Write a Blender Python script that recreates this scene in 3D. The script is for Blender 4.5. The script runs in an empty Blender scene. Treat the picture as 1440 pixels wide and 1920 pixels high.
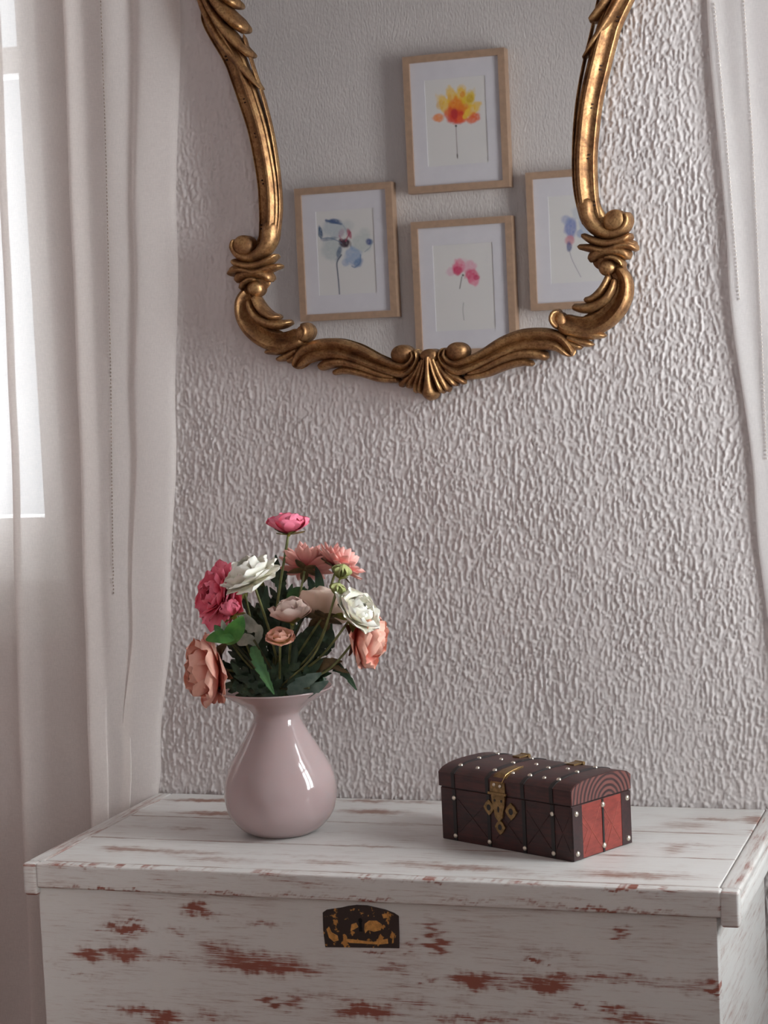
import bpy, math, random
import numpy as np
from mathutils import Vector, Matrix
random.seed(7); np.random.seed(7)
SC = bpy.context.scene; COL = SC.collection
# ------------------------------------------------------------------ camera
FPX = 3729.2
CP = np.array([1.24790, -2.62375, 1.21433])
CR = np.array([0.94776196, 0.31559863, -0.0463117])
CU = np.array([0.0200273, 0.08602567, 0.99609161])
CF = np.array([-0.31834914, 0.94498523, -0.07521127])
cd = bpy.data.cameras.new('camera'); cam = bpy.data.objects.new('camera', cd); COL.objects.link(cam)
cd.sensor_fit = 'VERTICAL'; cd.sensor_height = 24.0; cd.sensor_width = 18.0
cd.lens = 24.0 * FPX / 1920.0
cd.clip_start = 0.05; cd.clip_end = 60
cam.matrix_world = Matrix(((CR[0], CU[0], -CF[0], CP[0]), (CR[1], CU[1], -CF[1], CP[1]), (CR[2], CU[2], -CF[2], CP[2]), (0, 0, 0, 1)))
SC.camera = cam
# ------------------------------------------------------------------ daylight
SC.view_settings.view_transform = 'Standard'; SC.view_settings.look = 'None'
SC.view_settings.exposure = -0.06; SC.view_settings.gamma = 1.0
try: SC.view_settings.use_curve_mapping = False
except Exception: pass
w = bpy.data.worlds.new('sky'); SC.world = w; w.use_nodes = True
bg = w.node_tree.nodes['Background']; bg.inputs[0].default_value = (0.86, 0.94, 1.0, 1); bg.inputs[1].default_value = 2.0
def area(name, loc, direction, sx, sy, power, col):
    l = bpy.data.lights.new(name, 'AREA'); l.shape = 'RECTANGLE'; l.size = sx; l.size_y = sy; l.energy = power; l.color = col
    o = bpy.data.objects.new(name, l); COL.objects.link(o); o.location = loc
    o.rotation_euler = Vector(direction).to_track_quat('-Z', 'Y').to_euler(); return o
# daylight arriving at the room's three windows, plus fill from an added far side window (each lamp stands just outside its opening)
area('daylight_side_window', (1.76, -0.33, 1.45), (-1, 0, 0), 0.38, 1.40, 38, (0.94, 0.985, 1.0))
area('added_fill_side_window', (1.76, -2.00, 1.35), (-1, 0, 0), 0.70, 1.6, 82, (1.0, 1.0, 0.99))  # added fill lamp, brightens the opposite wall and the chest front
area('daylight_left_window', (-0.68, 0.27, 1.55), (0, -1, 0), 1.0, 1.3, 26.0, (0.93, 0.97, 1.0))
area('daylight_right_window', (1.23, 0.27, 1.55), (0, -1, 0), .52, 1.3, 36.0, (0.96, 0.97, 1.0))
# ------------------------------------------------------------------ helpers
def at(px, py, y=0.0):
    d = (px-720)/FPX*CR - (py-960)/FPX*CU + CF
    return CP + d*(y-CP[1])/d[1]
def atz(px, py, z=0.6):
    d = (px-720)/FPX*CR - (py-960)/FPX*CU + CF
    return CP + d*(z-CP[2])/d[2]
def lin(r, g, b):
    f = lambda c: ((c/255)/12.92 if c/255 <= 0.04045 else ((c/255+0.055)/1.055)**2.4)
    return (f(r), f(g), f(b), 1)
def tag(o, label=None, cat=None, group=None, kind=None):
    if label: o['label'] = label
    if cat: o['category'] = cat
    if group: o['group'] = group
    if kind: o['kind'] = kind
    return o
WM = {}
def link(o, parent=None):
    COL.objects.link(o)
    if parent is not None: o.parent = parent
    return o
def empty(name, loc=(0, 0, 0), rz=0, parent=None):
    o = bpy.data.objects.new(name, None); o.empty_display_size = 0.02
    M = Matrix.Translation(Vector(loc)) @ Matrix.Rotation(rz, 4, 'Z')
    WM[o.name] = M; o.matrix_basis = M; link(o); return o
def put(o, parent, M=Matrix.Identity(4)):
    """link o under parent so that its mesh stands at world matrix M"""
    WM[o.name] = M
    if parent is None: o.matrix_basis = M; return link(o)
    link(o, parent); o.matrix_basis = WM[parent.name].inverted() @ M; return o
def mesh(name, V, Fs, mat=None, smooth=True, attr=None, col=None, angle=None):
    me = bpy.data.meshes.new(name)
    V = np.asarray(V, dtype=np.float32)
    if isinstance(Fs, np.ndarray):
        n = len(Fs); k = Fs.shape[1]
        me.vertices.add(len(V)); me.vertices.foreach_set('co', V.ravel())
        me.loops.add(n*k); me.loops.foreach_set('vertex_index', Fs.astype(np.int32).ravel())
        me.polygons.add(n); me.polygons.foreach_set('loop_start', np.arange(0, n*k, k, dtype=np.int32))
        me.update(calc_edges=True)
    else:
        me.from_pydata([tuple(map(float, v)) for v in V], [], Fs); me.update()
    me.polygons.foreach_set('use_smooth', [smooth]*len(me.polygons))
    if attr is not None:
        a = me.attributes.new('wear', 'FLOAT', 'POINT'); a.data.foreach_set('value', np.asarray(attr, dtype=np.float32))
    if col is not None:
        a = me.attributes.new('paint', 'FLOAT_COLOR', 'POINT'); a.data.foreach_set('color', np.asarray(col, dtype=np.float32).ravel())
    if mat: me.materials.append(mat)
    if angle and smooth:
        try: me.set_sharp_from_angle(angle=math.radians(angle))
        except Exception: pass
    return me
def O(name, me): return bpy.data.objects.new(name, me)
def gridfaces(nu, nv, flip=False):
    i = np.arange(nu-1)[:, None]; j = np.arange(nv-1)[None, :]
    a = (i*nv+j); q = np.stack([a, a+nv, a+nv+1, a+1], -1).reshape(-1, 4)
    return q[:, ::-1] if flip else q
def join(parts):
    V = []; F = []; n = 0
    for v, f in parts:
        V.append(np.asarray(v, float)); F += [tuple(int(k)+n for k in q) for q in f]; n += len(v)
    return np.concatenate(V), F
def boxvf(x0, x1, y0, y1, z0, z1):
    V = [(x, y, z) for x in (x0, x1) for y in (y0, y1) for z in (z0, z1)]
    return V, [(0, 1, 3, 2), (4, 6, 7, 5), (0, 4, 5, 1), (2, 3, 7, 6), (0, 2, 6, 4), (1, 5, 7, 3)]
def axis(a, b, cell, r):
    n = max(1, int(round((b-a-2*r)/cell)))
    return np.concatenate([[a, a+r*0.3, a+r*0.65], np.linspace(a+r, b-r, n+1), [b-r*0.65, b-r*0.3, b]])
def rbox(x0, x1, y0, y1, z0, z1, cell=1.0, r=0.002, wob=0.0):
    """box with rounded, slightly worn edges"""
    X = axis(x0, x1, cell, r); Y = axis(y0, y1, cell, r); Z = axis(z0, z1, cell, r)
    Vs = []; Fs = []; n = 0
    for ax, (A, B) in ((0, (Y, Z)), (1, (X, Z)), (2, (X, Y))):
        for side in (0, 1):
            a, b = np.meshgrid(A, B, indexing='ij'); c = np.full_like(a, ((X, Y, Z)[ax])[0 if side == 0 else -1])
            P = {0: (c, a, b), 1: (a, c, b), 2: (a, b, c)}[ax]
            P = np.stack([p.ravel() for p in P], -1)
            flip = (side == 0) if ax != 1 else (side == 1)
            Vs.append(P); Fs.append(gridfaces(len(A), len(B), flip)+n); n += len(P)
    V = np.concatenate(Vs); F = np.concatenate(Fs)
    key = np.round(V*1e6).astype(np.int64)
    _, idx, inv = np.unique(key, axis=0, return_index=True, return_inverse=True); inv = inv.ravel()
    V = V[idx]; F = inv[F]
    lo = np.array([x0, y0, z0])+r; hi = np.array([x1, y1, z1])-r
    C = np.clip(V, lo, hi); d = V-C; L = np.linalg.norm(d, axis=1); m = L > 1e-9
    rr = np.full(len(V), r)
    if wob: rr = r*(1+wob*np.sin(V[:, 0]*190+V[:, 2]*340)*np.sin(V[:, 1]*230+V[:, 0]*77))
    V[m] = C[m]+d[m]/L[m][:, None]*rr[m][:, None]
    return V, F
def catmull(P, n):
    P = [np.array(p, float) for p in P]; Q = [2*P[0]-P[1]]+P+[2*P[-1]-P[-2]]; out = []
    m = len(P)-1
    for k in range(n):
        t = k/(n-1)*m; i = min(int(t), m-1); u = t-i; a, b, c, d = Q[i:i+4]
        out.append(0.5*((2*b)+(c-a)*u+(2*a-5*b+4*c-d)*u*u+(3*b-a-3*c+d)*u**3))
    return np.array(out)
def tube(P, R, n=8, caps=True):
    P = np.asarray(P, float); m = len(P)
    R = np.full(m, R) if np.isscalar(R) else np.asarray(R, float)
    T = np.gradient(P, axis=0); T /= np.linalg.norm(T, axis=1)[:, None]+1e-12
    up = np.array([0, 0, 1.]) if abs(T[0][2]) < .9 else np.array([1., 0, 0]); V = []
    N = np.cross(T[0], up); N /= np.linalg.norm(N)
    for i in range(m):
        N = N-T[i]*(N@T[i]); N /= np.linalg.norm(N); B = np.cross(T[i], N)
        for k in range(n):
            a = 2*math.pi*k/n; V.append(P[i]+R[i]*(math.cos(a)*N+math.sin(a)*B))
    F = [(i*n+k, i*n+(k+1) % n, (i+1)*n+(k+1) % n, (i+1)*n+k) for i in range(m-1) for k in range(n)]
    if caps: F += [tuple(range(n))[::-1], tuple((m-1)*n+k for k in range(n))]
    return V, F
def lathe(prof, n=64):
    V = []; m = len(prof)
    for r, z in prof:
        for k in range(n):
            a = 2*math.pi*k/n; V.append((r*math.cos(a), r*math.sin(a), z))
    F = [(i*n+k, i*n+(k+1) % n, (i+1)*n+(k+1) % n, (i+1)*n+k) for i in range(m-1) for k in range(n)]
    return V, F
def dome(c, rx, rz, h, base=0.0, n=20, m=6, ydir=-1):
    """low carved boss on a plane of constant y"""
    V = []; F = []
    for i in range(m+1):
        t = i/m*math.pi/2
        for k in range(n):
            a = 2*math.pi*k/n
            V.append((c[0]+rx*math.cos(t)*math.cos(a), c[1]+ydir*(base+h*math.sin(t)), c[2]+rz*math.cos(t)*math.sin(a)))
    V2 = [(c[0]+rx*math.cos(2*math.pi*k/n), c[1], c[2]+rz*math.sin(2*math.pi*k/n)) for k in range(n)]
    V = V2+V
    F = [(i*n+k, i*n+(k+1) % n, (i+1)*n+(k+1) % n, (i+1)*n+k) for i in range(m+1) for k in range(n)]
    F.append(tuple((m+1)*n+k for k in range(n)))
    return V, F
# ------------------------------------------------------------------ materials
def mat(name):
    m = bpy.data.materials.new(name); m.use_nodes = True; nt = m.node_tree
    return m, nt, nt.nodes['Principled BSDF'], nt.nodes['Material Output']
def nd(nt, t, **kw):
    n = nt.nodes.new(t)
    for k, v in kw.items():
        if k.startswith('i_'): n.inputs[k[2:].replace('_', ' ')].default_value = v
        else: setattr(n, k, v)
    return n
def coords(nt, scale, src='Object'):
    tc = nd(nt, 'ShaderNodeTexCoord'); mp = nd(nt, 'ShaderNodeMapping'); mp.inputs['Scale'].default_value = scale
    nt.links.new(tc.outputs[src], mp.inputs['Vector']); return mp.outputs[0]
def noise(nt, vec, scale=5, detail=4, rough=.55):
    n = nd(nt, 'ShaderNodeTexNoise'); n.inputs['Scale'].default_value = scale; n.inputs['Detail'].default_value = detail
    n.inputs['Roughness'].default_value = rough; nt.links.new(vec, n.inputs['Vector']); return n.outputs[0]
def ramp(nt, fac, stops):
    r = nd(nt, 'ShaderNodeValToRGB'); e = r.color_ramp.elements
    while len(e) < len(stops): e.new(0.5)
    for q, (p, c) in zip(e, stops): q.position = p; q.color = c if len(c) == 4 else (*c, 1)
    nt.links.new(fac, r.inputs[0]); return r.outputs[0]
def mth(nt, op, a, b=None, c=None):
    n = nd(nt, 'ShaderNodeMath', operation=op)
    for i, v in enumerate((a, b, c)):
        if v is None: continue
        if hasattr(v, 'links'): nt.links.new(v, n.inputs[i])
        else: n.inputs[i].default_value = v
    return n.outputs[0]
def mixc(nt, fac, a, b):
    n = nd(nt, 'ShaderNodeMix', data_type='RGBA')
    for s, v in ((n.inputs[0], fac), (n.inputs[6], a), (n.inputs[7], b)):
        if hasattr(v, 'links'): nt.links.new(v, s)
        else: s.default_value = v
    return n.outputs[2]
def bump(nt, h, strength, dist, bs):
    b = nd(nt, 'ShaderNodeBump'); b.inputs['Strength'].default_value = strength; b.inputs['Distance'].default_value = dist
    nt.links.new(h, b.inputs['Height']); nt.links.new(b.outputs[0], bs.inputs['Normal']); return b
def simple(name, c, rough=.5, metal=0., var=.12, scale=30, bmp=0.0, spec=.5, coat=0.):
    m, nt, bs, out = mat(name); v = coords(nt, (1, 1, 1)); n = noise(nt, v, scale)
    d = tuple(x*(1-var) for x in c[:3])+(1,); l = tuple(min(1, x*(1+var)) for x in c[:3])+(1,)
    nt.links.new(ramp(nt, n, [(.3, d), (.7, l)]), bs.inputs['Base Color'])
    bs.inputs['Roughness'].default_value = rough; bs.inputs['Metallic'].default_value = metal
    bs.inputs['Specular IOR Level'].default_value = spec; bs.inputs['Coat Weight'].default_value = coat
    if bmp: bump(nt, n, bmp, .001, bs)
    return m
def wall_material(name, c, bs_=0.0, scale=(1, 1, 1)):
    m, nt, bs, out = mat(name); v = coords(nt, scale)
    n1 = noise(nt, v, 6, 3); nt.links.new(ramp(nt, n1, [(.3, tuple(x*.95 for x in c[:3])), (.7, c)]), bs.inputs['Base Color'])
    bs.inputs['Roughness'].default_value = .42; bs.inputs['Specular IOR Level'].default_value = .45
    n2 = noise(nt, coords(nt, (220, 220, 75)), 1, 3, .5); bump(nt, n2, .8 if bs_ else .15, .004 if bs_ else .0006, bs)
    return m
WALLC = (0.70, 0.655, 0.645, 1)
M_room = None
M_wall = wall_material('stucco_white', WALLC)
M_wall2 = wall_material('stucco_white_far', WALLC, 1)
M_white = simple('window_white', (0.80, 0.80, 0.78, 1), .35, var=.03)
M_floor = simple('floor_oak', (0.20, 0.11, 0.07, 1), .45, var=.25, scale=8)
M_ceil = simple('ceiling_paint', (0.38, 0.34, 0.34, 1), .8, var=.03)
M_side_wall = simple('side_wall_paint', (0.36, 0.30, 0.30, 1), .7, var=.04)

def sheer(name, c, alpha=.8, trans=.5):
    m, nt, bs, out = mat(name); nt.nodes.remove(bs)
    v = coords(nt, (1500, 1500, 1500)); wv = noise(nt, coords(nt, (900, 900, 160)), 1, 2); wh = noise(nt, coords(nt, (120, 120, 1400)), 1, 2)
    th = mth(nt, 'ADD', mth(nt, 'MULTIPLY', wv, .5), mth(nt, 'MULTIPLY', wh, .5))
    cl = ramp(nt, th, [(.35, tuple(x*.975 for x in c[:3])), (.65, c)])
    d = nd(nt, 'ShaderNodeBsdfDiffuse'); t = nd(nt, 'ShaderNodeBsdfTranslucent'); tr = nd(nt, 'ShaderNodeBsdfTransparent')
    nt.links.new(cl, d.inputs[0]); nt.links.new(cl, t.inputs[0])
    m1 = nd(nt, 'ShaderNodeMixShader'); m1.inputs[0].default_value = trans; nt.links.new(d.outputs[0], m1.inputs[1]); nt.links.new(t.outputs[0], m1.inputs[2])
    m2 = nd(nt, 'ShaderNodeMixShader'); nt.links.new(tr.outputs[0], m2.inputs[1]); nt.links.new(m1.outputs[0], m2.inputs[2])
    a = mth(nt, 'ADD', mth(nt, 'MULTIPLY', mth(nt, 'SUBTRACT', th, .5), .25), alpha); nt.links.new(a, m2.inputs[0])
    nt.links.new(m2.outputs[0], out.inputs[0]); return m
M_curtL = sheer('sheer_cotton_left', (0.92, 0.87, 0.84, 1), .79, .48)
M_curtR = sheer('sheer_cotton_right', (0.93, 0.90, 0.89, 1), .90, .35)
M_stitch = simple('hem_thread', (0.30, 0.24, 0.20, 1), .9)
def glass_mat():
    m, nt, bs, out = mat('window_glass'); nt.nodes.remove(bs)
    g = nd(nt, 'ShaderNodeBsdfGlossy'); g.inputs['Roughness'].default_value = .02; t = nd(nt, 'ShaderNodeBsdfTransparent')
    f = nd(nt, 'ShaderNodeFresnel'); f.inputs[0].default_value = 1.45; mx = nd(nt, 'ShaderNodeMixShader')
    nt.links.new(f.outputs[0], mx.inputs[0]); nt.links.new(t.outputs[0], mx.inputs[1]); nt.links.new(g.outputs[0], mx.inputs[2]); nt.links.new(mx.outputs[0], out.inputs[0]); return m
M_glass = glass_mat()
def mirror_mat():
    m, nt, bs, out = mat('mirror_silver'); bs.inputs['Metallic'].default_value = 1; bs.inputs['Roughness'].default_value = .012
    n = noise(nt, coords(nt, (1, 1, 1)), 9, 2); nt.links.new(ramp(nt, n, [(.3, (.54, .55, .545)), (.7, (.565, .575, .57))]), bs.inputs['Base Color']); return m
M_mirror = mirror_mat()
def gold_mat():
    m, nt, bs, out = mat('antique_gilding'); v = coords(nt, (1, 1, 1))
    n = noise(nt, v, 38, 6, .65); n2 = noise(nt, v, 300, 3, .6)
    c = ramp(nt, n, [(.30, (.13, .062, .030)), (.47, (.32, .165, .072)), (.60, (.47, .275, .12)), (.8, (.62, .41, .19))])
    c = mixc(nt, mth(nt, 'MULTIPLY', ramp(nt, n2, [(.40, (1, 1, 1)), (.5, (0, 0, 0))]), .45), c, (.12, .055, .022, 1))
    nt.links.new(c, bs.inputs['Base Color']); bs.inputs['Metallic'].default_value = .78
    nt.links.new(ramp(nt, n, [(.3, (.55, .55, .55)), (.7, (.36, .36, .36))]), bs.inputs['Roughness'])
    bump(nt, n2, .25, .0012, bs); return m
M_gold = gold_mat()
M_notch = simple('dark_punch_mark', (.05, .02, .012, 1), .7)
def shabby(name, dens=0.0, dirn=(1, 1, 1), base=(.73, .72, .695), under=(.34, .088, .060)):
    """white brushed paint over red-brown wood, rubbed through along the grain; 'wear' attribute says where"""
    m, nt, bs, out = mat(name)
    at_ = nd(nt, 'ShaderNodeAttribute', attribute_name='wear')
    s1 = noise(nt, coords(nt, dirn), 1, 5, .7); s2 = noise(nt, coords(nt, tuple(d*3.3 for d in dirn)), 1, 4, .65)
    blot = noise(nt, coords(nt, (14, 14, 24)), 1, 3, .5)
    st = mth(nt, 'ADD', mth(nt, 'MULTIPLY', s1, .6), mth(nt, 'MULTIPLY', s2, .4))
    e = mth(nt, 'ADD', mth(nt, 'ADD', at_.outputs['Fac'], mth(nt, 'MULTIPLY', mth(nt, 'SUBTRACT', st, .5), 3.6)), mth(nt, 'MULTIPLY', mth(nt, 'SUBTRACT', blot, .5), 1.0))
    e = mth(nt, 'ADD', e, dens)
    k = ramp(nt, e, [(.40, (0, 0, 0)), (.80, (1, 1, 1))])
    thin = ramp(nt, e, [(-.0, (0, 0, 0)), (.5, (1, 1, 1))])
    white = mixc(nt, ramp(nt, st, [(.35, (0, 0, 0)), (.65, (1, 1, 1))]), tuple(x*.93 for x in base)+(1,), base+(1,))
    white = mixc(nt, mth(nt, 'MULTIPLY', thin, .46), white, (.36, .25, .21, 1))
    und = mixc(nt, blot, under+(1,), (under[0]*.75, under[1]*1.15, under[2]*1.2, 1))
    nt.links.new(mixc(nt, k, white, und), bs.inputs['Base Color'])
    bs.inputs['Roughness'].default_value = .42; bs.inputs['Specular IOR Level'].default_value = .4
    h = mth(nt, 'SUBTRACT', mth(nt, 'MULTIPLY', st, .4), mth(nt, 'MULTIPLY', k, .3)); bump(nt, h, .35, .0008, bs)
    return m
GX = (9, 60, 260)
M_front = shabby('worn_paint_front', 0, (20, 100, 420))
M_top = shabby('worn_paint_top', 0, (13, 300, 100), under=(.33, .14, .10))
M_side = shabby('worn_paint_side', -.05, (100, 8, 170))
# ------------------------------------------------------------------ room
XL, XR, YF, ZC = -1.7, 1.65, -3.06, 2.5
WZ0, WZ1 = 0.833, 2.2           # window openings in the back wall
LX0, LX1, RX0, RX1 = -1.16, -0.135, 0.935, 1.52
def struct(name, V, F, m, smooth=False): return tag(put(O(name, mesh(name, V, F, m, smooth)), None), kind='structure')
# back wall: a pier of rough rolled stucco (true relief) between two window openings
dx = .0017; x0, x1, z0, z1 = LX1, RX0, .40, 1.95
nx = int((x1-x0)/dx)+1; nz = int((z1-z0)/dx)+1
gx = np.linspace(x0, x1, nx); gz = np.linspace(z0, z1, nz)
fx = np.fft.fftfreq(nx, dx)[:, None]; fz = np.fft.fftfreq(nz, dx)[None, :]
def field(lx, lz, seed, lo=0):
    r = np.random.RandomState(seed).randn(nx, nz); F = np.fft.fft2(r)
    g = np.exp(-((fx*lx)**2+(fz*lz)**2)*2.0)
    if lo: g = g*(1-np.exp(-((fx*lo)**2+(fz*lo*1.6)**2)*2.0))
    f = np.real(np.fft.ifft2(F*g)); return f/f.std()
a = field(.0030, .0125, 1, .011); b = field(.0022, .0036, 2, .008); c_ = field(.05, .08, 3); d_ = field(.0022, .003, 5)
warp = np.clip(.95+.16*c_, .6, 1.3)
h = np.tanh(np.maximum(a*.82+b*.55-.35, -.40)*1.15)*.00105*warp+b*.00014+d_*.00005+field(.12, .16, 4)*.0005
h -= h.min(); edge = np.minimum(1, np.minimum(gx-x0, x1-gx)/.01)[:, None]*np.ones((1, nz)); h = h*edge
V = np.stack([np.repeat(gx, nz), -h.ravel(), np.tile(gz, nx)], -1); Fg = gridfaces(nx, nz, False)
parts = [boxvf(XL, LX0, 0, .2, 0, ZC), boxvf(LX0, LX1, 0, .2, 0, WZ0), boxvf(LX0, LX1, 0, .2, WZ1, ZC),
         boxvf(LX1, RX0, 0.0005, .2, 0, ZC), boxvf(LX1, RX0, 0, .1, 0, z0), boxvf(LX1, RX0, 0, .1, z1, ZC),
         boxvf(RX0, RX1, 0, .2, 0, WZ0), boxvf(RX0, RX1, 0, .2, WZ1, ZC), boxvf(RX1, XR, 0, .2, 0, ZC)]
bv, bf = join(parts)
Vall = np.concatenate([V, bv]); Fall = np.concatenate([Fg, np.array(bf)+len(V)])
wb = struct('wall_back', Vall, Fall, M_wall, True)
sm = np.ones(len(Fall), bool); sm[len(Fg):] = False; wb.data.polygons.foreach_set('use_smooth', sm)
struct('wall_front', *boxvf(XL-.2, XR+.2, YF-.15, YF, 0, ZC), M_wall2)
struct('wall_left', *boxvf(XL-.2, XL, YF, .2, 0, ZC), M_side_wall)
SWY0, SWY1, SWZ0, SWZ1 = -.57, -.09, .72, 2.20
TWY0, TWY1 = -2.4, -1.6
v, f = join([boxvf(XR, XR+.2, YF, TWY0, 0, ZC), boxvf(XR, XR+.2, TWY1, SWY0, 0, ZC), boxvf(XR, XR+.2, TWY0, TWY1, 0, .45), boxvf(XR, XR+.2, TWY0, TWY1, SWZ1, ZC), boxvf(XR, XR+.2, SWY1, .2, 0, ZC), boxvf(XR, XR+.2, SWY0, SWY1, 0, SWZ0), boxvf(XR, XR+.2, SWY0, SWY1, SWZ1, ZC)])
struct('wall_right', v, f, M_side_wall)
struct('floor', *boxvf(XL-.2, XR+.2, YF-.15, .2, -.1, 0), M_floor)
struct('ceiling', *boxvf(XL-.2, XR+.2, YF-.15, .2, ZC, ZC+.1), M_ceil)
def window(n, a0, a1, zz0, zz1, c, fw, transom, mull, along='x'):
    """a=range along the wall, c=depth of the pane; frame, glass panes, bars"""
    t = .035
    def bx(u0, u1, w0, w1, d0, d1):
        return boxvf(u0, u1, d0, d1, w0, w1) if along == 'x' else boxvf(d0, d1, u0, u1, w0, w1)
    fr = [bx(a0, a0+fw, zz0, zz1, c-t, c+t), bx(a1-fw, a1, zz0, zz1, c-t, c+t), bx(a0+fw, a1-fw, zz0, zz0+fw, c-t, c+t), bx(a0+fw, a1-fw, zz1-fw, zz1, c-t, c+t)]
    root = struct('window_%d' % n, *join(fr), M_white)
    put(O('glass_pane', mesh('glass_pane', *bx(a0+fw, a1-fw, zz0+fw, zz1-fw, c-.003, c+.003), M_glass, False)), root)
    for z_ in transom: put(O('glazing_bar', mesh('glazing_bar', *bx(a0+fw, a1-fw, z_-.02, z_+.02, c-.028, c+.028), M_white, False)), root)
    for u in mull: put(O('mullion', mesh('mullion', *bx(u-.028, u+.028, zz0+fw, zz1-fw, c-.03, c+.03), M_white, False)), root)
    return root
w1 = window(1, LX0, LX1, WZ0+.08, WZ1, .14, .087, [1.697], [-.66])
w2 = window(2, RX0, RX1, WZ0+.08, WZ1, .14, .087, [1.697], [1.23])
w3 = window(3, SWY0, SWY1, SWZ0, SWZ1, XR+.06, .05, [1.62], [-.33], 'y')
w_added = window(4, TWY0, TWY1, .45, SWZ1, XR+.06, .05, [], [-2.0], 'y')  # added window, out of view, made to let the fill lamp in
put(O('window_sill', mesh('window_sill', *boxvf(LX0, LX1, .012, .2, WZ0, WZ0+.08), M_white, False)), w1)
put(O('window_sill', mesh('window_sill', *boxvf(RX0, RX1, .012, .2, WZ0, WZ0+.08), M_white, False)), w2)
# ------------------------------------------------------------------ curtains
def curtain(name, lines, zs, m, ytop=None):
    """lines: for each z level a list of (x, y) section points; lofted through z"""
    nsec = 220; nzz = 90; L = len(zs); S = []
    for sec in lines: S.append(catmull([(p[0], p[1]) for p in sec], nsec))
    S = np.array(S); Z = np.linspace(zs[0], zs[-1], nzz); out = np.zeros((nzz, nsec, 3))
    for k, z in enumerate(Z):
        t = np.interp(z, zs, np.arange(L)); i = min(int(t), L-2); u = t-i; u = u*u*(3-2*u) if L > 3 else u
        out[k, :, :2] = S[i]*(1-u)+S[i+1]*u; out[k, :, 2] = z
    ang = out[:, :, 0]*60+out[:, :, 2]*.8
    out[:, :, 1] += .0015*np.sin(ang)*np.sin(out[:, :, 2]*3.1+out[:, :, 0]*9)
    V = out.reshape(-1, 3); return mesh(name, V, gridfaces(nzz, nsec), m, True), out
def lx(px, py, y=-.05):
    p = at(px, py, y); return p[0]
# left curtain: right edge, flat double fold, sharp pleat, then soft folds over the window
zsL = [.02, .50, .66, .87, 1.14, 1.40, 1.75, 2.46]
eL = np.interp(zsL, [.02, .50, .628, .72, .87, 1.058, 1.40, 1.736, 2.46], [-.030, -.016, .002, .016, .036, .0535, .077, .101, .125])   # hem edge
fL_ = np.interp(zsL, [.02, .754, 1.14, 1.744, 2.46], [-.105, -.0874, -.0737, -.0617, -.050])                                        # pleat
lines = []
for z, e, p in zip(zsL, eL, fL_):
    q = -.0255-.002*math.sin(z*3)
    lines.append([(e, -.012), (e-.012, -.020), (e-.05, -.034), ((e+p)/2+.01, -.030), ((e+p)/2-.02, -.042), (p+.025, -.046), (p+.006, -.056), (p, -.052), (p+.004, -.046), (p+.018, -.036), (p+.010, -.026), (p-.03, -.024), (p-.07, -.034),
                  (p-.108, -.048), (p-.116, -.044), (p-.108, -.038), (p-.15, -.030), (p-.22, -.050), (p-.29, -.028), (p-.37, -.055), (p-.45, -.028), (p-.54, -.055), (p-.63, -.028), (p-.72, -.055), (p-.82, -.028), (p-.92, -.05), (p-1.02, -.03)])
me, outL = curtain('curtain', lines, zsL, M_curtL)
cl = empty('sheer_curtain', (-.3, -.05, 0)); tag(cl, 'off-white sheer curtain hanging over the bright window to the left of the chest', 'curtain', 'sheer curtains beside the mirror wall')
put(O('curtain_cloth', me), cl)
zsR = [.02, .55, .742, 1.0065, 1.316, 1.654, 2.46]
eR = np.interp(zsR, zsR, [.935, .915, .899, .8795, .8545, .8385, .810])
lines = []
for z, e in zip(zsR, eR):
    k = .004*math.sin(z*2.3)
    lines.append([(e+.006, -.0062), (e+.0003, -.0070), (e+.0005, -.0080), (e+.006, -.0088), (e+.022, -.0084), (e+.040, -.0092), (e+.060, -.0080), (e+.082, -.0090), (e+.11, -.010), (e+.14, -.028), (e+.18, -.014), (e+.23, -.034), (e+.28, -.014), (e+.33, -.036), (e+.38, -.016), (e+.44, -.04), (e+.50, -.02), (e+.58, -.045), (e+.66, -.02)])
me, outR = curtain('curtain', lines, zsR, M_curtR)
cr = empty('sheer_curtain', (1.3, -.05, 0)); tag(cr, 'pinkish white sheer curtain hanging to the right of the gilt mirror', 'curtain', 'sheer curtains beside the mirror wall')
put(O('curtain_cloth', me), cr)
def stitches(pts, y, parent, step=.0052, r=.0005, m=None, z0=.6, z1=1.8):
    """a drawn-thread hem: a row of tiny stitch holes following the cloth"""
    P = [at(px, py, y) for px, py in pts]; zz = [p[2] for p in P]; xx = [p[0] for p in P]; o = np.argsort(zz)
    zz = np.array(zz)[o]; xx = np.array(xx)[o]; parts = []
    out = parent[1]
    for z in np.arange(max(z0, zz[0]), min(z1, zz[-1]), step):
        x = np.interp(z, zz, xx); k = np.argmin(abs(out[:, 0, 2]-z)); row = out[k][:parent[2]]
        y_ = row[np.argmin(abs(row[:, 0]-x)), 1]
        parts.append(boxvf(x-r, x+r, y_-.0022, y_-.0006, z-.0013, z+.0013))
    v, f = join(parts); o = put(O('hem_stitching', mesh('hem_stitching', v, f, m, False)), parent[0]); o['kind'] = 'stuff'; return o
stitches([(188, -40), (196, 200), (203, 500), (208, 800), (212, 1160)], -.045, (cl, outL, 70), m=M_stitch, z0=.90)
stitches([(1338, 0), (1362, 260), (1386, 560)], -.013, (cr, outR, 90), m=simple('pale_thread', (.62, .55, .5, 1), .9), z0=.6)
stitches([(1394, 0), (1410, 260), (1424, 560), (1436, 860)], -.015, (cr, outR, 90), m=bpy.data.materials['pale_thread'], z0=.6)
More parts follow.
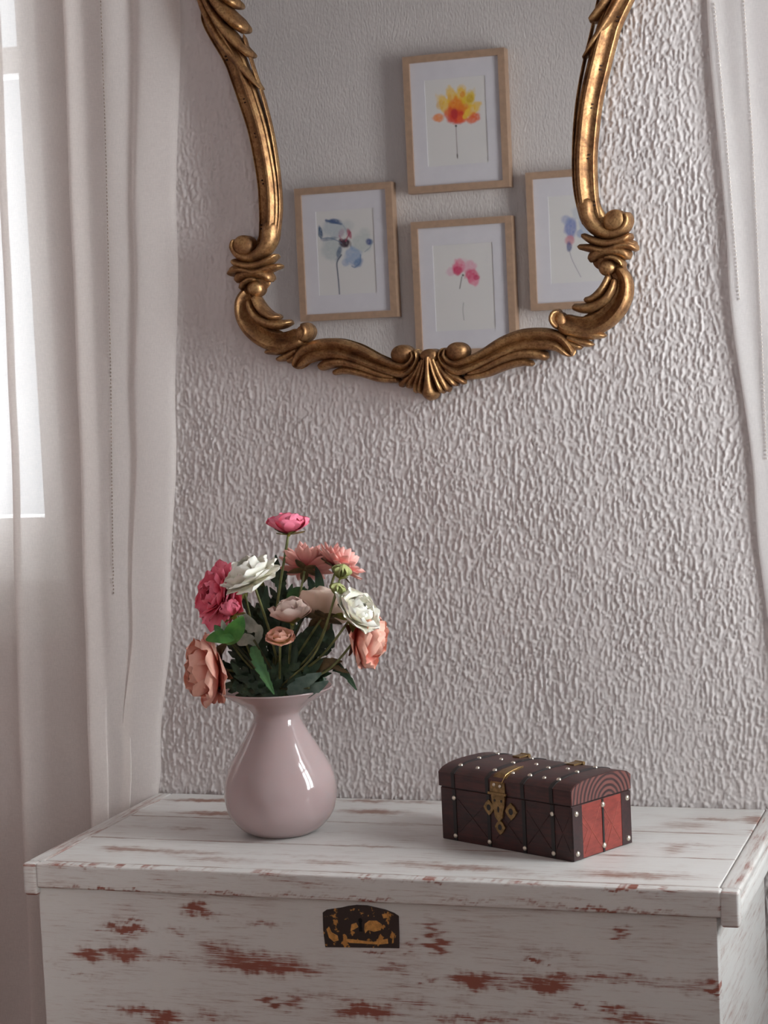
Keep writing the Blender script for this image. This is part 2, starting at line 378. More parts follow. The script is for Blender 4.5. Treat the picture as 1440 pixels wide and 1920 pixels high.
# ------------------------------------------------------------------ chest
LW, LD, LT = .90, .4164, .600
chest = empty('blanket_chest', (.447, -.2, 0)); tag(chest, 'white painted wooden blanket chest with rubbed through red-brown patches under the mirror', 'chest')
def blobs(V, L, idx):
    """sum of soft-edged ellipses; L: (cx, cz, rx, rz, amount)"""
    a = np.zeros(len(V)); U = V[:, idx[0]]; W_ = V[:, idx[1]]
    U, W_ = (U+.006*np.sin(W_*520+U*40)+.004*np.sin(W_*1300+U*90+2)+.003*np.sin(W_*2300), W_+.0022*np.sin(U*150+1)+.0016*np.sin(U*390+W_*200)+.0010*np.sin(U*900))
    for cx, cz, rx, rz, s in L:
        d = np.sqrt(((U-cx)/rx)**2+((W_-cz)/rz)**2); a = np.maximum(a, s*np.clip(1.35-d, 0, 1))
    return a
pf = [(365, 1703, 26, 11, 1), (385, 1714, 26, 8, .7), (245, 1742, 52, 7, .95), (245, 1726, 26, 4, .6), (330, 1745, 25, 8, .6), (165, 1789, 26, 13, .9), (235, 1788, 42, 14, 1),
      (245, 1757, 30, 8, .5), (480, 1800, 90, 20, .7), (500, 1812, 105, 16, .9), (560, 1812, 50, 8, .6), (490, 1733, 50, 6, .45), (300, 1795, 90, 8, .4), (400, 1775, 25, 10, .45),
      (270, 1896, 70, 9, .75), (310, 1908, 28, 16, .9), (505, 1879, 13, 12, .9), (552, 1880, 17, 16, .7), (400, 1905, 60, 10, .4), (820, 1770, 18, 22, 1.0), (812, 1745, 10, 26, .6),
      (772, 1775, 5, 22, .4), (806, 1725, 18, 12, .42), (805, 1842, 10, 8, .8), (885, 1838, 42, 17, 1.05), (930, 1850, 60, 9, .5), (690, 1895, 60, 15, 1), (780, 1880, 50, 12, .42),
      (1008, 1801, 18, 5, 1), (1025, 1848, 55, 14, 1.05), (1040, 1832, 45, 10, .7), (1160, 1836, 190, 9, .5), (1040, 1785, 60, 10, .45), (1280, 1850, 70, 14, .42), (1342, 1855, 10, 22, .9),
      (1165, 1750, 12, 14, .8), (1088, 1884, 13, 6, .8), (1145, 1890, 22, 10, .9), (1190, 1912, 70, 12, .7), (880, 1912, 70, 8, .7), (1000, 1905, 90, 8, .45), (870, 1878, 25, 14, .4),
      (150, 1830, 60, 4, .3), (740, 1817, 30, 10, .35), (980, 1840, 120, 10, .4), (620, 1868, 90, 8, .3), (1260, 1780, 70, 16, .22), (95, 1808, 6, 8, .4), (700, 1785, 30, 3, .5)]
def px2f(L, y): 
    o = []
    for x, yy, rx, ry, s in L:
        c = at(x, yy, y); e = at(x+rx, yy, y); g = at(x, yy+ry, y); o.append((c[0], c[2], abs(e[0]-c[0]), abs(g[2]-c[2]), s))
    return o
def px2t(L, z=.6):
    o = []
    for x, yy, rx, ry, s in L:
        c = atz(x, yy, z); e = atz(x+rx, yy, z); g = atz(x, yy+ry, z); o.append((c[0], c[1], abs(e[0]-c[0]), abs(g[1]-c[1]), s))
    return o
BY = -.4075      # front plane of the body
def add(name, vf, m, parent=chest, attr=None, smooth=True, angle=None, M=Matrix.Identity(4)):
    V_, F_ = vf; return put(O(name, mesh(name, V_, F_, m, smooth, attr=attr, angle=angle)), parent, M)
# body boards: front, left end, right end, back, bottom, plinth
v, f = rbox(.013, .8775, BY, BY+.02, .052, .571, .0022, .0012)
wv = blobs(v, px2f(pf, BY), (0, 2)); rs = np.random.RandomState(3)
lowp = [(rs.uniform(.05, .85), rs.uniform(.06, .38), rs.uniform(.02, .06), rs.uniform(.005, .012), rs.uniform(.5, 1)) for _ in range(38)]
wv = np.maximum(wv, blobs(v, lowp, (0, 2))); add('front_board', (v, f), M_front, attr=wv)
v, f = rbox(.8575, .8775, BY+.0202, -.022, .052, .571, .006, .002); add('end_board', (v, f), M_side, attr=np.where(np.random.rand(len(v)) < .5, .18, .1)*1.0)
v, f = rbox(.013, .033, BY+.0202, -.022, .052, .571, .006, .002); add('end_board', (v, f), M_side, attr=np.full(len(v), .15))
v, f = rbox(.0335, .857, -.042, -.022, .052, .571, .02, .001); add('back_board', (v, f), M_side, attr=np.full(len(v), .0))
v, f = rbox(.0335, .857, BY+.021, -.043, .052, .070, .02, .001); add('bottom_board', (v, f), M_side, attr=np.full(len(v), .0))
v, f = rbox(.004, .8865, BY-.010, -.02, .0, .052, .004, .003); add('plinth', (v, f), M_front, attr=np.full(len(v), .25))
# lid: three planks, front moulding, two end mouldings that drop lower
pt = [(390, 1501, 75, 3.5, 1), (395, 1525, 75, 4.5, .95), (225, 1591, 50, 6, .75), (330, 1597, 110, 4, .55), (420, 1612, 120, 5, .5), (610, 1617, 60, 5, .6), (560, 1604, 120, 3, .4), (870, 1627, 110, 6, .75), (780, 1620, 60, 5, .5),
      (1000, 1640, 90, 4, .4), (1200, 1642, 130, 7, .72), (1290, 1642, 40, 6, .55), (700, 1587, 90, 2.5, .5), (330, 1553, 110, 3, .38), (1270, 1547, 60, 9, .32), (1265, 1593, 18, 12, .42), (1300, 1584, 110, 3, .38), (1350, 1537, 90, 3, .5), (1420, 1537, 30, 8, .8), (1425, 1558, 20, 5, .9),
      (690, 1502, 60, 3, .7), (700, 1522, 80, 5, .75), (770, 1504, 60, 2.5, .5), (740, 1545, 60, 4, .35), (1220, 1530, 50, 5, .3), (640, 1560, 60, 3, .3), (240, 1520, 30, 3, .5)]
tb = px2t(pt)
def plank(y0, y1, zt=.600, x0=.0205, x1=.8795):
    v, f = rbox(x0, x1, y0, y1, .578, zt, .003, .0013); wv = blobs(v, tb, (0, 1))
    wv = np.maximum(wv, np.where((abs(v[:, 1]-y0) < .002) | (abs(v[:, 1]-y1) < .002), .42, 0)*(v[:, 2] > .59)); add('lid_plank', (v, f), M_top, attr=wv)
plank(-.1478, -.0075); plank(-.2720, -.1482); plank(-.3985, -.2724)
pm = [(150, 1622, 60, 3, .8), (240, 1623, 80, 3, .9), (360, 1627, 60, 3, .6), (480, 1640, 60, 4, .5), (560, 1652, 60, 8, .3), (680, 1646, 30, 4, .9), (800, 1650, 70, 3, .8), (950, 1655, 90, 3, .6), (1170, 1669, 40, 4, .9), (1235, 1672, 15, 5, .6),
      (180, 1669, 70, 4, 1.05), (260, 1673, 60, 3, .9), (420, 1675, 70, 2.5, .6), (560, 1679, 80, 2.5, .6), (700, 1687, 60, 3, .9), (880, 1690, 60, 3, .6), (1000, 1693, 40, 4, .6), (1120, 1705, 90, 5, 1.05), (1210, 1710, 60, 4, .8), (1340, 1698, 5, 12, .6), (1352, 1728, 10, 6, .3), (600, 1662, 100, 4, .3), (1050, 1680, 60, 4, .3)]
v, f = rbox(.0155, .8843, -.4164, -.3988, .5690, .6003,   .0022, .0030); wv = .85*blobs(v, px2f(pm, -.4164), (0, 2))
wv = np.maximum(wv, np.where((v[:, 2] > .5975) & (v[:, 1] < -.415), .24, 0)); wv = np.maximum(wv, np.where((v[:, 2] < .571), .42, 0)); add('front_moulding', (v, f), M_front, attr=wv)
for s, xa, xb in ((0, -.0035, .0200), (1, .8800, .9045)):
    v, f = rbox(xa if s == 0 else xa, xb, -.3984, -.0075, .5600, .6003, .004, .0035)
    # a shallow cove runs along the outer face
    out = (v[:, 0] < xa+.004) if s == 0 else (v[:, 0] > xb-.004)
    g = np.exp(-((v[:, 2]-.588)/.0028)**2)*.003; v[:, 0] += np.where(out, g*(1 if s == 0 else -1), 0)
    wv = np.where((v[:, 2] > .596), .33, .12); wv = np.maximum(wv, np.where(abs(v[:, 2]-.588) < .003, .45, 0)); add('end_moulding', (v, f), M_side, attr=wv)
    cxa, cxb = (-.0040, .0165) if s == 0 else (.8833, .9045)
    v, f = rbox(cxa, cxb, -.4167, -.3988, .5585, .6003, .0025, .0052 if s == 0 else .0035)
    wc = np.where(v[:, 2] < .561, .5, .12); wc = np.maximum(wc, np.where((v[:, 2] > .5965) & (v[:, 1] < -.414), .55, 0))
    add('moulding_corner', (v, f), M_front, attr=wc)
# keyhole escutcheon
def plate(outline, y, t, inset=.0):
    """flat outline in (x, z) -> solid of thickness t, front face at y"""
    n = len(outline); V_ = [(x, y, z) for x, z in outline]+[(x, y+t, z) for x, z in outline]
    F_ = [tuple(range(n)), tuple(range(2*n-1, n-1, -1))]+[(k, n+k, n+(k+1) % n, (k+1) % n) for k in range(n)]
    return V_, F_
def esc_mat():
    m, nt, bs, out = mat('rusty_escutcheon'); v = coords(nt, (1, 1, 1)); n = noise(nt, v, 90, 4, .6); n2 = noise(nt, v, 400, 3)
    k = ramp(nt, n, [(.575, (0, 0, 0)), (.605, (1, 1, 1))])
    nt.links.new(mixc(nt, k, (.030, .017, .013, 1), (.55, .27, .075, 1)), bs.inputs['Base Color'])
    nt.links.new(mth(nt, 'MULTIPLY', k, .5), bs.inputs['Metallic']); bs.inputs['Roughness'].default_value = .5; bump(nt, n2, .3, .0006, bs); return m
M_esc = esc_mat(); ye = BY-.0018
ol = [(px, py) for px, py in ((610, 1776), (606, 1745), (605, 1711), (612, 1706), (640, 1702), (652, 1699), (668, 1697), (688, 1698), (705, 1702), (722, 1706), (738, 1712), (747, 1718), (748, 1750), (748, 1778), (690, 1777))]
ol = [tuple(at(px, py, ye)[[0, 2]]) for px, py in ol][::-1]
es = add('escutcheon', plate(ol[::-1], ye, .0018), M_esc, smooth=False); es['label'] = 'dark rusty keyhole plate with traces of brass'
kc = at(676, 1732, ye)
kh = [(kc[0]+.0026*math.cos(t), kc[2]+.004+.0030*math.sin(t)) for t in np.linspace(-.9, math.pi+.9, 14)]+[(kc[0]-.0023, kc[2]-.0095), (kc[0]+.0023, kc[2]-.0095)]
put(O('keyhole', mesh('keyhole', *plate(kh, ye-.0003, .0008), simple('keyhole_black', (.004, .004, .004, 1), .9), False)), es)
Mbr = simple('worn_brass', (.62, .33, .10, 1), .45, .6, .3, 200)
for k, pts in enumerate((((684, 1732), (692, 1726), (706, 1726), (716, 1733), (714, 1744), (702, 1747), (690, 1744), (685, 1750), (683, 1742)), ((612, 1742), (617, 1737), (622, 1748), (633, 1754), (635, 1763), (626, 1766), (617, 1758)),
                         ((646, 1760), (660, 1761), (700, 1766), (716, 1762), (727, 1760), (728, 1769), (710, 1771), (680, 1769), (655, 1768)), ((659, 1733), (668, 1730), (672, 1738), (664, 1743), (657, 1746)), ((734, 1745), (739, 1750), (738, 1768), (735, 1769), (736, 1755)), ((716, 1714), (724, 1713), (727, 1721), (719, 1722)))):
    o2 = [tuple(at(px, py, ye)[[0, 2]]) for px, py in pts]; p_ = put(O('brass_patch', mesh('brass_patch', *plate(o2, ye-.00025, .0005), Mbr, False)), es)
# ------------------------------------------------------------------ vase
VC = (.2721, -.2095, .600)
prof = [(.0, .004), (.034, .004), (.0385, .0), (.0425, .0008), (.0555, .0090), (.0680, .0240), (.0732, .0400), (.0745, .0570), (.0715, .0760), (.0640, .0940), (.0520, .1140), (.0405, .1330), (.0328, .1470), (.0306, .1550), (.0330, .1620), (.0440, .1710), (.0590, .1800), (.0745, .1905), (.0752, .1922), (.0742, .1930),
        (.0700, .1895), (.0560, .1800), (.0420, .1715), (.0300, .1620), (.0276, .1550), (.0290, .1480), (.0370, .1330), (.0480, .1140), (.0600, .0940), (.0690, .0720), (.0700, .0500), (.0620, .0240), (.040, .010), (.0, .008)]
pr_ = catmull(prof, 150); pr_[:, 0] = np.maximum(pr_[:, 0], 0.0001); pr_[:, 1] = np.maximum(pr_[:, 1], 0)
def vase_mat():
    m, nt, bs, out = mat('pink_opaline'); v = coords(nt, (1, 1, 1)); n = noise(nt, v, 7, 2)
    nt.links.new(ramp(nt, n, [(.3, (.42, .315, .31)), (.7, (.46, .35, .35))]), bs.inputs['Base Color'])
    bs.inputs['Roughness'].default_value = .09; bs.inputs['Subsurface Weight'].default_value = .25; bs.inputs['Subsurface Radius'].default_value = (.03, .012, .01); bs.inputs['Subsurface Scale'].default_value = .5
    bs.inputs['Coat Weight'].default_value = .3; bs.inputs['Coat Roughness'].default_value = .03; return m
vase = put(O('vase', mesh('vase', *lathe(pr_, 96), vase_mat())), None, Matrix.Translation(VC)); tag(vase, 'glossy pink pear-shaped vase with a flared rim on the white chest', 'vase')
# ------------------------------------------------------------------ little treasure box
BL, BW = .2156, .1157
bx_ = np.array([.4963, -.2176, .600]); bang = math.atan2(-.0947, .1937)
box = empty('treasure_box', tuple(bx_), bang); tag(box, 'small dark red-brown wooden treasure box with arched lid, brass clasp and silver studs', 'box')
BM = WM[box.name]
def wood_mat(name, c, dark, ring=False, vs=(30, 250, 250)):
    m, nt, bs, out = mat(name); n = noise(nt, coords(nt, vs), 1, 5, .65); n2 = noise(nt, coords(nt, (1, 1, 1)), 35, 3)
    k = mth(nt, 'ADD', mth(nt, 'MULTIPLY', n, .65), mth(nt, 'MULTIPLY', n2, .35))
    if ring:
        tc = nd(nt, 'ShaderNodeTexCoord'); mp = nd(nt, 'ShaderNodeMapping'); mp.inputs['Location'].default_value = (0, -.070, -.062); nt.links.new(tc.outputs['Object'], mp.inputs[0])
        wv = nd(nt, 'ShaderNodeTexWave', wave_type='RINGS', rings_direction='X'); wv.inputs['Scale'].default_value = 46; wv.inputs['Distortion'].default_value = 1.4; wv.inputs['Detail'].default_value = 2; nt.links.new(mp.outputs[0], wv.inputs[0])
        k = mth(nt, 'ADD', mth(nt, 'MULTIPLY', wv.outputs['Fac'], .6), mth(nt, 'MULTIPLY', n2, .4))
    nt.links.new(ramp(nt, k, [(.34, dark), (.62, c)]), bs.inputs['Base Color']); bs.inputs['Roughness'].default_value = .42
    bump(nt, k, .3, .0008, bs); return m
M_bw = wood_mat('stained_box_wood', (.060, .014, .012), (.014, .006, .006))
M_lid = wood_mat('stained_lid_wood', (.075, .020, .017), (.018, .009, .009))
M_ring = wood_mat('lid_end_grain', (.17, .062, .052), (.042, .020, .021), True)
M_red = wood_mat('red_stained_panel', (.30, .052, .038), (.17, .028, .022), vs=(200, 60, 200))
M_dk = wood_mat('dark_corner_wood', (.050, .020, .020), (.018, .010, .011))
M_strap = simple('dark_strap', (.012, .009, .009, 1), .5, var=.3)
M_stud = simple('nickel_stud', (.72, .66, .56, 1), .28, .9, .2, 300)
M_cl = simple('clasp_brass', (.26, .165, .07, 1), .42, .8, .35, 200)
M_inc = simple('incised_line', (.36, .10, .07, 1), .6)
def badd(name, vf, m, smooth=True, angle=None, parent=box):
    V_, F_ = vf; o = O(name, mesh(name, V_, F_, m, smooth, angle=angle)); return put(o, parent, BM)
H1 = .0680
badd('box_body', rbox(0, BL, 0, BW, 0, H1, .01, .0016), M_bw)
# lid: straight edge then a low arch, end faces show the growth rings
prof_l = [(-.0012, H1+.0015), (-.0016, H1+.0195)]
for t in np.linspace(0, 1, 17)[1:-1]:
    yy = -.0016+(BW+.0032)*t; zz = H1+.0190+.0110*(1-abs(2*t-1)**2.8)**.60; prof_l.append((yy, zz))
prof_l += [(BW+.0016, H1+.0195), (BW+.0012, H1+.0015)]
def extr(prof, xa, xb, capl=True):
    n = len(prof); V_ = [(xa, y, z) for y, z in prof]+[(xb, y, z) for y, z in prof]
    F_ = [(k, n+k, n+(k+1) % n, (k+1) % n) for k in range(n)]
    if capl: F_ += [tuple(range(n)), tuple(range(2*n-1, n-1, -1))]
    return V_, F_
lid = badd('box_lid', extr(prof_l, -.0010, BL+.0008), M_lid, True, 40)
badd('end_grain', extr([(y*.985+.0008, H1+.0015+(z-H1-.0015)*.97) for y, z in prof_l], BL+.0006, BL+.0016), M_ring, True, 40, lid)
badd('end_grain', extr([(y*.985+.0008, H1+.0015+(z-H1-.0015)*.97) for y, z in prof_l], -.0018, -.0009), M_ring, True, 40, lid)
# straps over lid and body
SX = [.024, .082, .140, .186]
def over(off, a=None):
    pts = [(y, z) for y, z in prof_l]; return [(y+(off if y > BW/2 else -off)*(1 if z < H1+.025 else .4), z+(off if z > H1+.012 else 0)) for y, z in pts]
for sx in SX:
    o_ = over(.0009); n = len(o_); V_ = [(sx-.0028, y, z) for y, z in o_]+[(sx+.0028, y, z) for y, z in o_]+[(sx-.0028, y, z) for y, z in over(-.002)]+[(sx+.0028, y, z) for y, z in over(-.002)]
    F_ = [(k, n+k, n+k+1, k+1) for k in range(n-1)]+[(k, k+1, 2*n+k+1, 2*n+k) for k in range(n-1)]+[(n+k+1, n+k, 3*n+k, 3*n+k+1) for k in range(n-1)]
    badd('lid_strap', (V_, F_), M_strap, True, 40, lid)
    badd('body_strap', boxvf(sx-.0028, sx+.0028, -.0009, .001, .001, H1-.001), M_strap, False)
badd('shadow_gap', boxvf(.0012, BL-.0012, .0012, BW-.0012, H1-.0004, H1+.0018), M_strap, False)
# right end: dark corner posts, two red panels with incised diamonds, centre strap
xe = BL
for y0_, y1_ in ((.0190, .0575), (.0610, .0960)):
    badd('red_panel', boxvf(xe-.001, xe+.0008, y0_, y1_, .0015, H1-.0012), M_red, False)
for ya, yb in ((.0008, .0188), (.0962, BW-.0008)):
    s = 1 if ya < .05 else -1
    fs = [(ya, .001), (yb, .001), (yb, H1-.001), (ya, H1-.001)]
    badd('corner_post', plate([(0, 0)]*3, 0, 0) if False else ([(xe+.0012, y, z) for y, z in fs]+[(xe-.001, y, z) for y, z in fs], [(0, 1, 2, 3), (7, 6, 5, 4), (0, 4, 5, 1), (1, 5, 6, 2), (2, 6, 7, 3), (3, 7, 4, 0)]), M_dk, False)
badd('end_strap', boxvf(xe-.001, xe+.0016, .0577, .0608, .0008, H1-.001), M_strap, False)
def line3(a, b, r=.00035):
    return tube([a, b], r, 6)
def xend(y, z): return (xe+.0009, y, z)
for (ya, yb) in ((.0192, .0573), (.0612, .0958)):
    ym_ = (ya+yb)/2
    for a_, b_ in (((ya, H1*.82), (yb-.004, .010)), ((yb-.003, H1*.86), (ya+.003, .006)), ((ya, .045), (ya+.010, .035)), ((ya, .020), (ya+.010, .035))):
        badd('incised_line', line3(xend(*a_), xend(*b_)), M_inc)
# faint crosses on the long front
for xa, xb in ((.030, .078), (.092, .134), (.145, .182), (.190, .212)):
    for a_, b_ in (((xa, .055), (xb, .012)), ((xb, .055), (xa, .012))):
        badd('incised_line', line3((a_[0], -.0002, a_[1]), (b_[0], -.0002, b_[1]), .0003), M_bw)
def stud(p, n, r=.0030, m=M_stud):
    n = Vector(n).normalized(); M_ = BM @ Matrix.Translation(Vector(p)) @ n.to_track_quat('Z', 'X').to_matrix().to_4x4()
    me = STUD if m is M_stud else STUDB
    return put(O('stud', me), box, M_ @ Matrix.Scale(r/.003, 4))
sp = [(.003*math.cos(t), .0018*math.sin(t)) for t in np.linspace(0, math.pi/2, 6)]; sp[-1] = (.0002, .0018)
sp = [(.0031, -.0006)]+sp; v, f = lathe(sp, 12); STUD = mesh('stud', v, f, M_stud); v, f = lathe(sp, 12); STUDB = mesh('stud', v, f, M_cl)
for sx in SX:
    stud((sx, -.0012, .007), (0, -1, 0)); 
    if sx != SX[1] and sx != SX[2]: stud((sx, -.0012, H1-.012), (0, -1, 0))
def lidz(y):
    ys = [q[0] for q in prof_l[1:-1]]; zs_ = [q[1] for q in prof_l[1:-1]]; return float(np.interp(y, ys, zs_))
for sx in SX:
    for y in (.014, .050, .086): stud((sx, y, lidz(y)+.0010), (0, -.5 if y < .02 else 0, 1), .0030)
for x in (.053, .112, .163): stud((x, .014, lidz(.014)+.0006), (0, -.5, 1), .0026); stud((x, .060, lidz(.06)+.0006), (0, 0, 1), .0026)
for y, z in ((.0075, H1-.010), (.0075, .009), (.0592, H1-.008), (.0592, .009), (BW-.008, H1-.009), (BW-.008, .008)): stud((xe+.0016, y, z), (1, 0, 0), .0036)
# brass hinges on the back of the lid
for x in (.060, .150):
    badd('hinge', join([tube([(x-.007, BW*.86, lidz(BW*.86)+.0022), (x+.007, BW*.86, lidz(BW*.86)+.0022)], .0026, 10), boxvf(x-.006, x+.006, BW*.70, BW*.86, lidz(BW*.8)+.0008, lidz(BW*.8)+.0028)]), M_cl, True, 40)
# clasp: upper strap bent over the lid, tongue, ornamental lock plate
cx = .1005
def bar(path, w0, w1, t=.0011):
    """bent strip following (y,z) path"""
    n = len(path); V_ = []
    for k, (y, z) in enumerate(path):
        w_ = w0+(w1-w0)*k/(n-1); a_ = path[max(0, k-1)]; b_ = path[min(n-1, k+1)]; d_ = np.array([b_[0]-a_[0], b_[1]-a_[1]]); d_ /= np.linalg.norm(d_); nx_, nz_ = -d_[1], d_[0]
        V_ += [(cx-w_, y, z), (cx+w_, y, z), (cx+w_, y+nx_*t, z+nz_*t), (cx-w_, y+nx_*t, z+nz_*t)]
    F_ = [(4*k+i, 4*k+(i+1) % 4, 4*k+4+(i+1) % 4, 4*k+4+i) for k in range(n-1) for i in range(4)]+[(0, 3, 2, 1), (4*n-4, 4*n-3, 4*n-2, 4*n-1)]
    return V_, F_
path = [(y-.0005, lidz(y)+.0009) for y in (.040, .030, .020, .012, .006)]+[(-.0030, H1+.0165), (-.0034, H1+.004)]
badd('clasp_strap', bar(path, .0075, .0125), M_cl, True, 40)
badd('clasp_ridge', tube([(cx+.0080, y-.0008, z+.0008) for y, z in path[:-1]], .0006, 6), simple('bright_brass', (.65, .44, .18, 1), .25, .9))
for dx_, z in ((-.005, H1+.014), (.005, H1+.013)): stud((cx+dx_, -.0042, z), (0, -1, 0), .0022)
badd('clasp_bar', boxvf(cx-.015, cx+.015, -.0052, -.0030, H1+.0015, H1+.0045), M_cl, False)
def flat(name, outl, y, t, m, parent): 
    return badd(name, plate(outl, y, t), m, False, None, parent)
tong = [(cx-.011, H1+.001), (cx-.010, H1-.012), (cx-.0072, H1-.020), (cx-.006, H1-.027), (cx, H1-.033), (cx+.006, H1-.027), (cx+.0072, H1-.020), (cx+.010, H1-.012), (cx+.011, H1+.001)]
lp = flat('lock_plate', tong, -.0030, .0026, M_cl, box)
for dx_, dz in ((-.0055, -.006), (.0055, -.006), (0, -.017)):
    flat('plate_hole', [(cx+dx_+.0016*math.cos(a)*(1 if dz > -.01 else .9), H1+dz+.0018*math.sin(a)*(1 if dz > -.01 else 2.2)) for a in np.linspace(0, 2*math.pi, 12, endpoint=False)], -.0033, .0006, M_strap, lp)
def diamond(px_, pz_, s):
    o_ = [(px_+s*math.cos(a)*(1 if k % 2 == 0 else .80), pz_+1.15*s*math.sin(a)*(1 if k % 2 == 0 else .80)) for k, a in enumerate(np.linspace(0, 2*math.pi, 8, endpoint=False))]
    d_ = flat('clasp_diamond', o_, -.0024, .0022, M_cl, box)
    flat('plate_hole', [(px_+s*.38*math.cos(a), pz_+s*.45*math.sin(a)) for a in np.linspace(0, 2*math.pi, 10, endpoint=False)], -.0027, .0005, M_strap, d_)
diamond(cx-.0165, H1-.0165, .0088); diamond(cx+.0200, H1-.0175, .0095); diamond(cx+.001, H1-.0395, .0085)
# ------------------------------------------------------------------ gilt mirror
MX = .4470; YB = -.0062
mirror = empty('wall_mirror', (MX, YB, 1.6)); tag(mirror, 'large mirror in a carved antique gilt frame with scrolls and leaves on the stucco wall', 'mirror')
K = .000722
def P2(px, py):
    p = at(px, py, -.030); return (p[0], p[2])
def sweep(path, hw, ht, base=.004, n=None, prof=None, px=True, ridge=0.0, ends=True, sy=0):
    """carved strip: path in the mirror plane, half widths and heights per control point"""
    P = [P2(*p) for p in path] if px else path
    L_ = sum(math.dist(P[i], P[i+1]) for i in range(len(P)-1)); n = n or max(10, int(L_/.0035))
    C = catmull(P, n); t = np.linspace(0, len(P)-1, n); kk = np.arange(len(P))
    W_ = np.interp(t, np.linspace(0, len(P)-1, len(hw)), hw)*K*(1.22 if ends and px else 1); H = np.interp(t, np.linspace(0, len(P)-1, len(ht)), ht)*.001
    if ends:
        s = np.concatenate([[0], np.cumsum(np.linalg.norm(np.diff(C, axis=0), axis=1))]); e0 = np.clip(s/(W_[0]*.9+1e-6), 0, 1); e1 = np.clip((s[-1]-s)/(W_[-1]*.9+1e-6), 0, 1)
        W_ = W_*np.sqrt(np.clip(1-(1-e0)**2, .02, 1))*np.sqrt(np.clip(1-(1-e1)**2, .02, 1)); H = H*(.35+.65*np.sqrt(np.clip(1-(1-e0)**2, 0, 1)))*(.35+.65*np.sqrt(np.clip(1-(1-e1)**2, 0, 1)))
    T = np.gradient(C, axis=0); T /= np.linalg.norm(T, axis=1)[:, None]+1e-9; N = np.stack([-T[:, 1], T[:, 0]], -1)
    if prof is None:
        us = np.linspace(-1, 1, 13); hs = (1-abs(us)**2.2)**.60+ridge*np.exp(-(us/.25)**2)
    else: us, hs = np.array([p[0] for p in prof]), np.array([p[1] for p in prof])
    us = np.concatenate([[-1.0], us, [1.0]]); m = len(us); V_ = np.zeros((n, m, 3))
    for j in range(m):
        hh = -base-H*hs[j-1] if 0 < j < m-1 else np.zeros(n)
        V_[:, j, 0] = C[:, 0]+N[:, 0]*us[j]*W_; V_[:, j, 2] = C[:, 1]+N[:, 1]*us[j]*W_; V_[:, j, 1] = YB+hh-.0015
    F_ = [tuple(q) for q in gridfaces(n, m)]+[tuple(range(m))[::-1], tuple((n-1)*m+k for k in range(m))]
    return V_.reshape(-1, 3), F_
def boss(px, py, r, h, base=.010, rz=None):
    x, z = P2(px, py); return dome((x, YB, z), r*K, (rz or r)*K, h*.001, base, 28, 8)
def mir(vf):
    V_, F_ = vf; V_ = np.array(V_, float); V_[:, 0] = 2*MX-V_[:, 0]; return V_, [tuple(q)[::-1] for q in F_]
def madd(name, vf, both=True, m=None, angle=50, parent=None):
    r = []
    for g in ((vf, mir(vf)) if both else (vf,)):
        V_, F_ = g; r.append(put(O(name, mesh(name, V_, F_, m or M_gold, True, angle=angle)), parent or mirror))
    return r
# side rail (outer edge on the negative side of the path)
rail = [(.118, 1.90), (.108, 1.83)]
rl = [P2(365+18, 0), P2(392, 40), P2(430, 105), P2(445, 143), P2(461, 190), P2(476, 238), P2(487, 290), P2(495, 340), P2(498, 385), P2(497, 425), P2(490, 455)]
railp = [(-1, .30), (-.90, .55), (-.82, .60), (-.74, .44), (-.45, .46), (-.1, .58), (.12, .80), (.30, 1.0), (.48, .98), (.62, .74), (.74, .58), (.82, .62), (.92, .58), (1, .40)]
pr_r = [(-u, h_) for u, h_ in railp][::-1]
madd('frame_rail', sweep(rail+rl, [21, 20, 19.5, 20, 21, 21, 21, 20.5, 20.5, 20.5, 20.5, 19, 14], [20]*12+[16], .004, 90, railp, px=False, ends=False))
# thin inner lip against the glass
madd('inner_lip', sweep([(448, 60), (466, 120), (484, 175), (500, 235), (510, 290), (516.5, 345), (518.5, 390), (515, 430), (508, 462)], [2.6]*9, [11]*9, .002, 60))
# top of the frame, above the picture
top = [(.118, 1.89), (.100, 1.96), (.120, 2.03), (.185, 2.065), (.25, 2.06), (.32, 2.09), (.39, 2.12), (MX, 2.135)]
madd('frame_rail', sweep(top, [21, 22, 24, 22, 18, 20, 22, 24], [20]*8, .004, 60, railp, px=False, ends=False))
for c, r in (((.150, 2.075), 26), ((.33, 2.125), 22)):
    madd('scroll', dome((c[0], YB, c[1]), r*K, r*K, .014, .010, 28, 8))
madd('shell_lobe', sweep([(MX, 2.10), (MX, 2.16), (MX, 2.21)], [10, 16, 14], [18, 22, 12], .006, 24, px=False), both=False)
for dx_, l in ((-.022, .09), (-.044, .07), (-.064, .045)):
    madd('shell_lobe', sweep([(MX+dx_*.4, 2.11), (MX+dx_*.9, 2.12+l*.5), (MX+dx_*1.5, 2.11+l)], [6, 11, 8], [16, 18, 8], .006, 20, px=False))
# acanthus leaf on the shoulder
for path, hw, ht in (([(368, -60), (376, 0), (398, 52), (430, 100), (462, 140), (484, 166)], [8, 9, 9, 8.5, 6.5, 2.0], [20, 25, 25, 24, 21, 14]),
                     ([(372, -60), (384, -5), (408, 40), (436, 75), (466, 104)], [8, 9, 9, 9, 6], [22, 29, 29, 28, 22]),
                     ([(374, -70), (390, -20), (415, 18), (438, 40), (456, 56)], [9, 12, 12, 12, 8], [22, 30, 31, 30, 24]),
                     ([(378, -90), (400, -35), (420, -8), (442, 10)], [9, 12, 11, 7], [22, 31, 31, 26])):
    madd('acanthus_leaf', sweep(path, hw, ht))
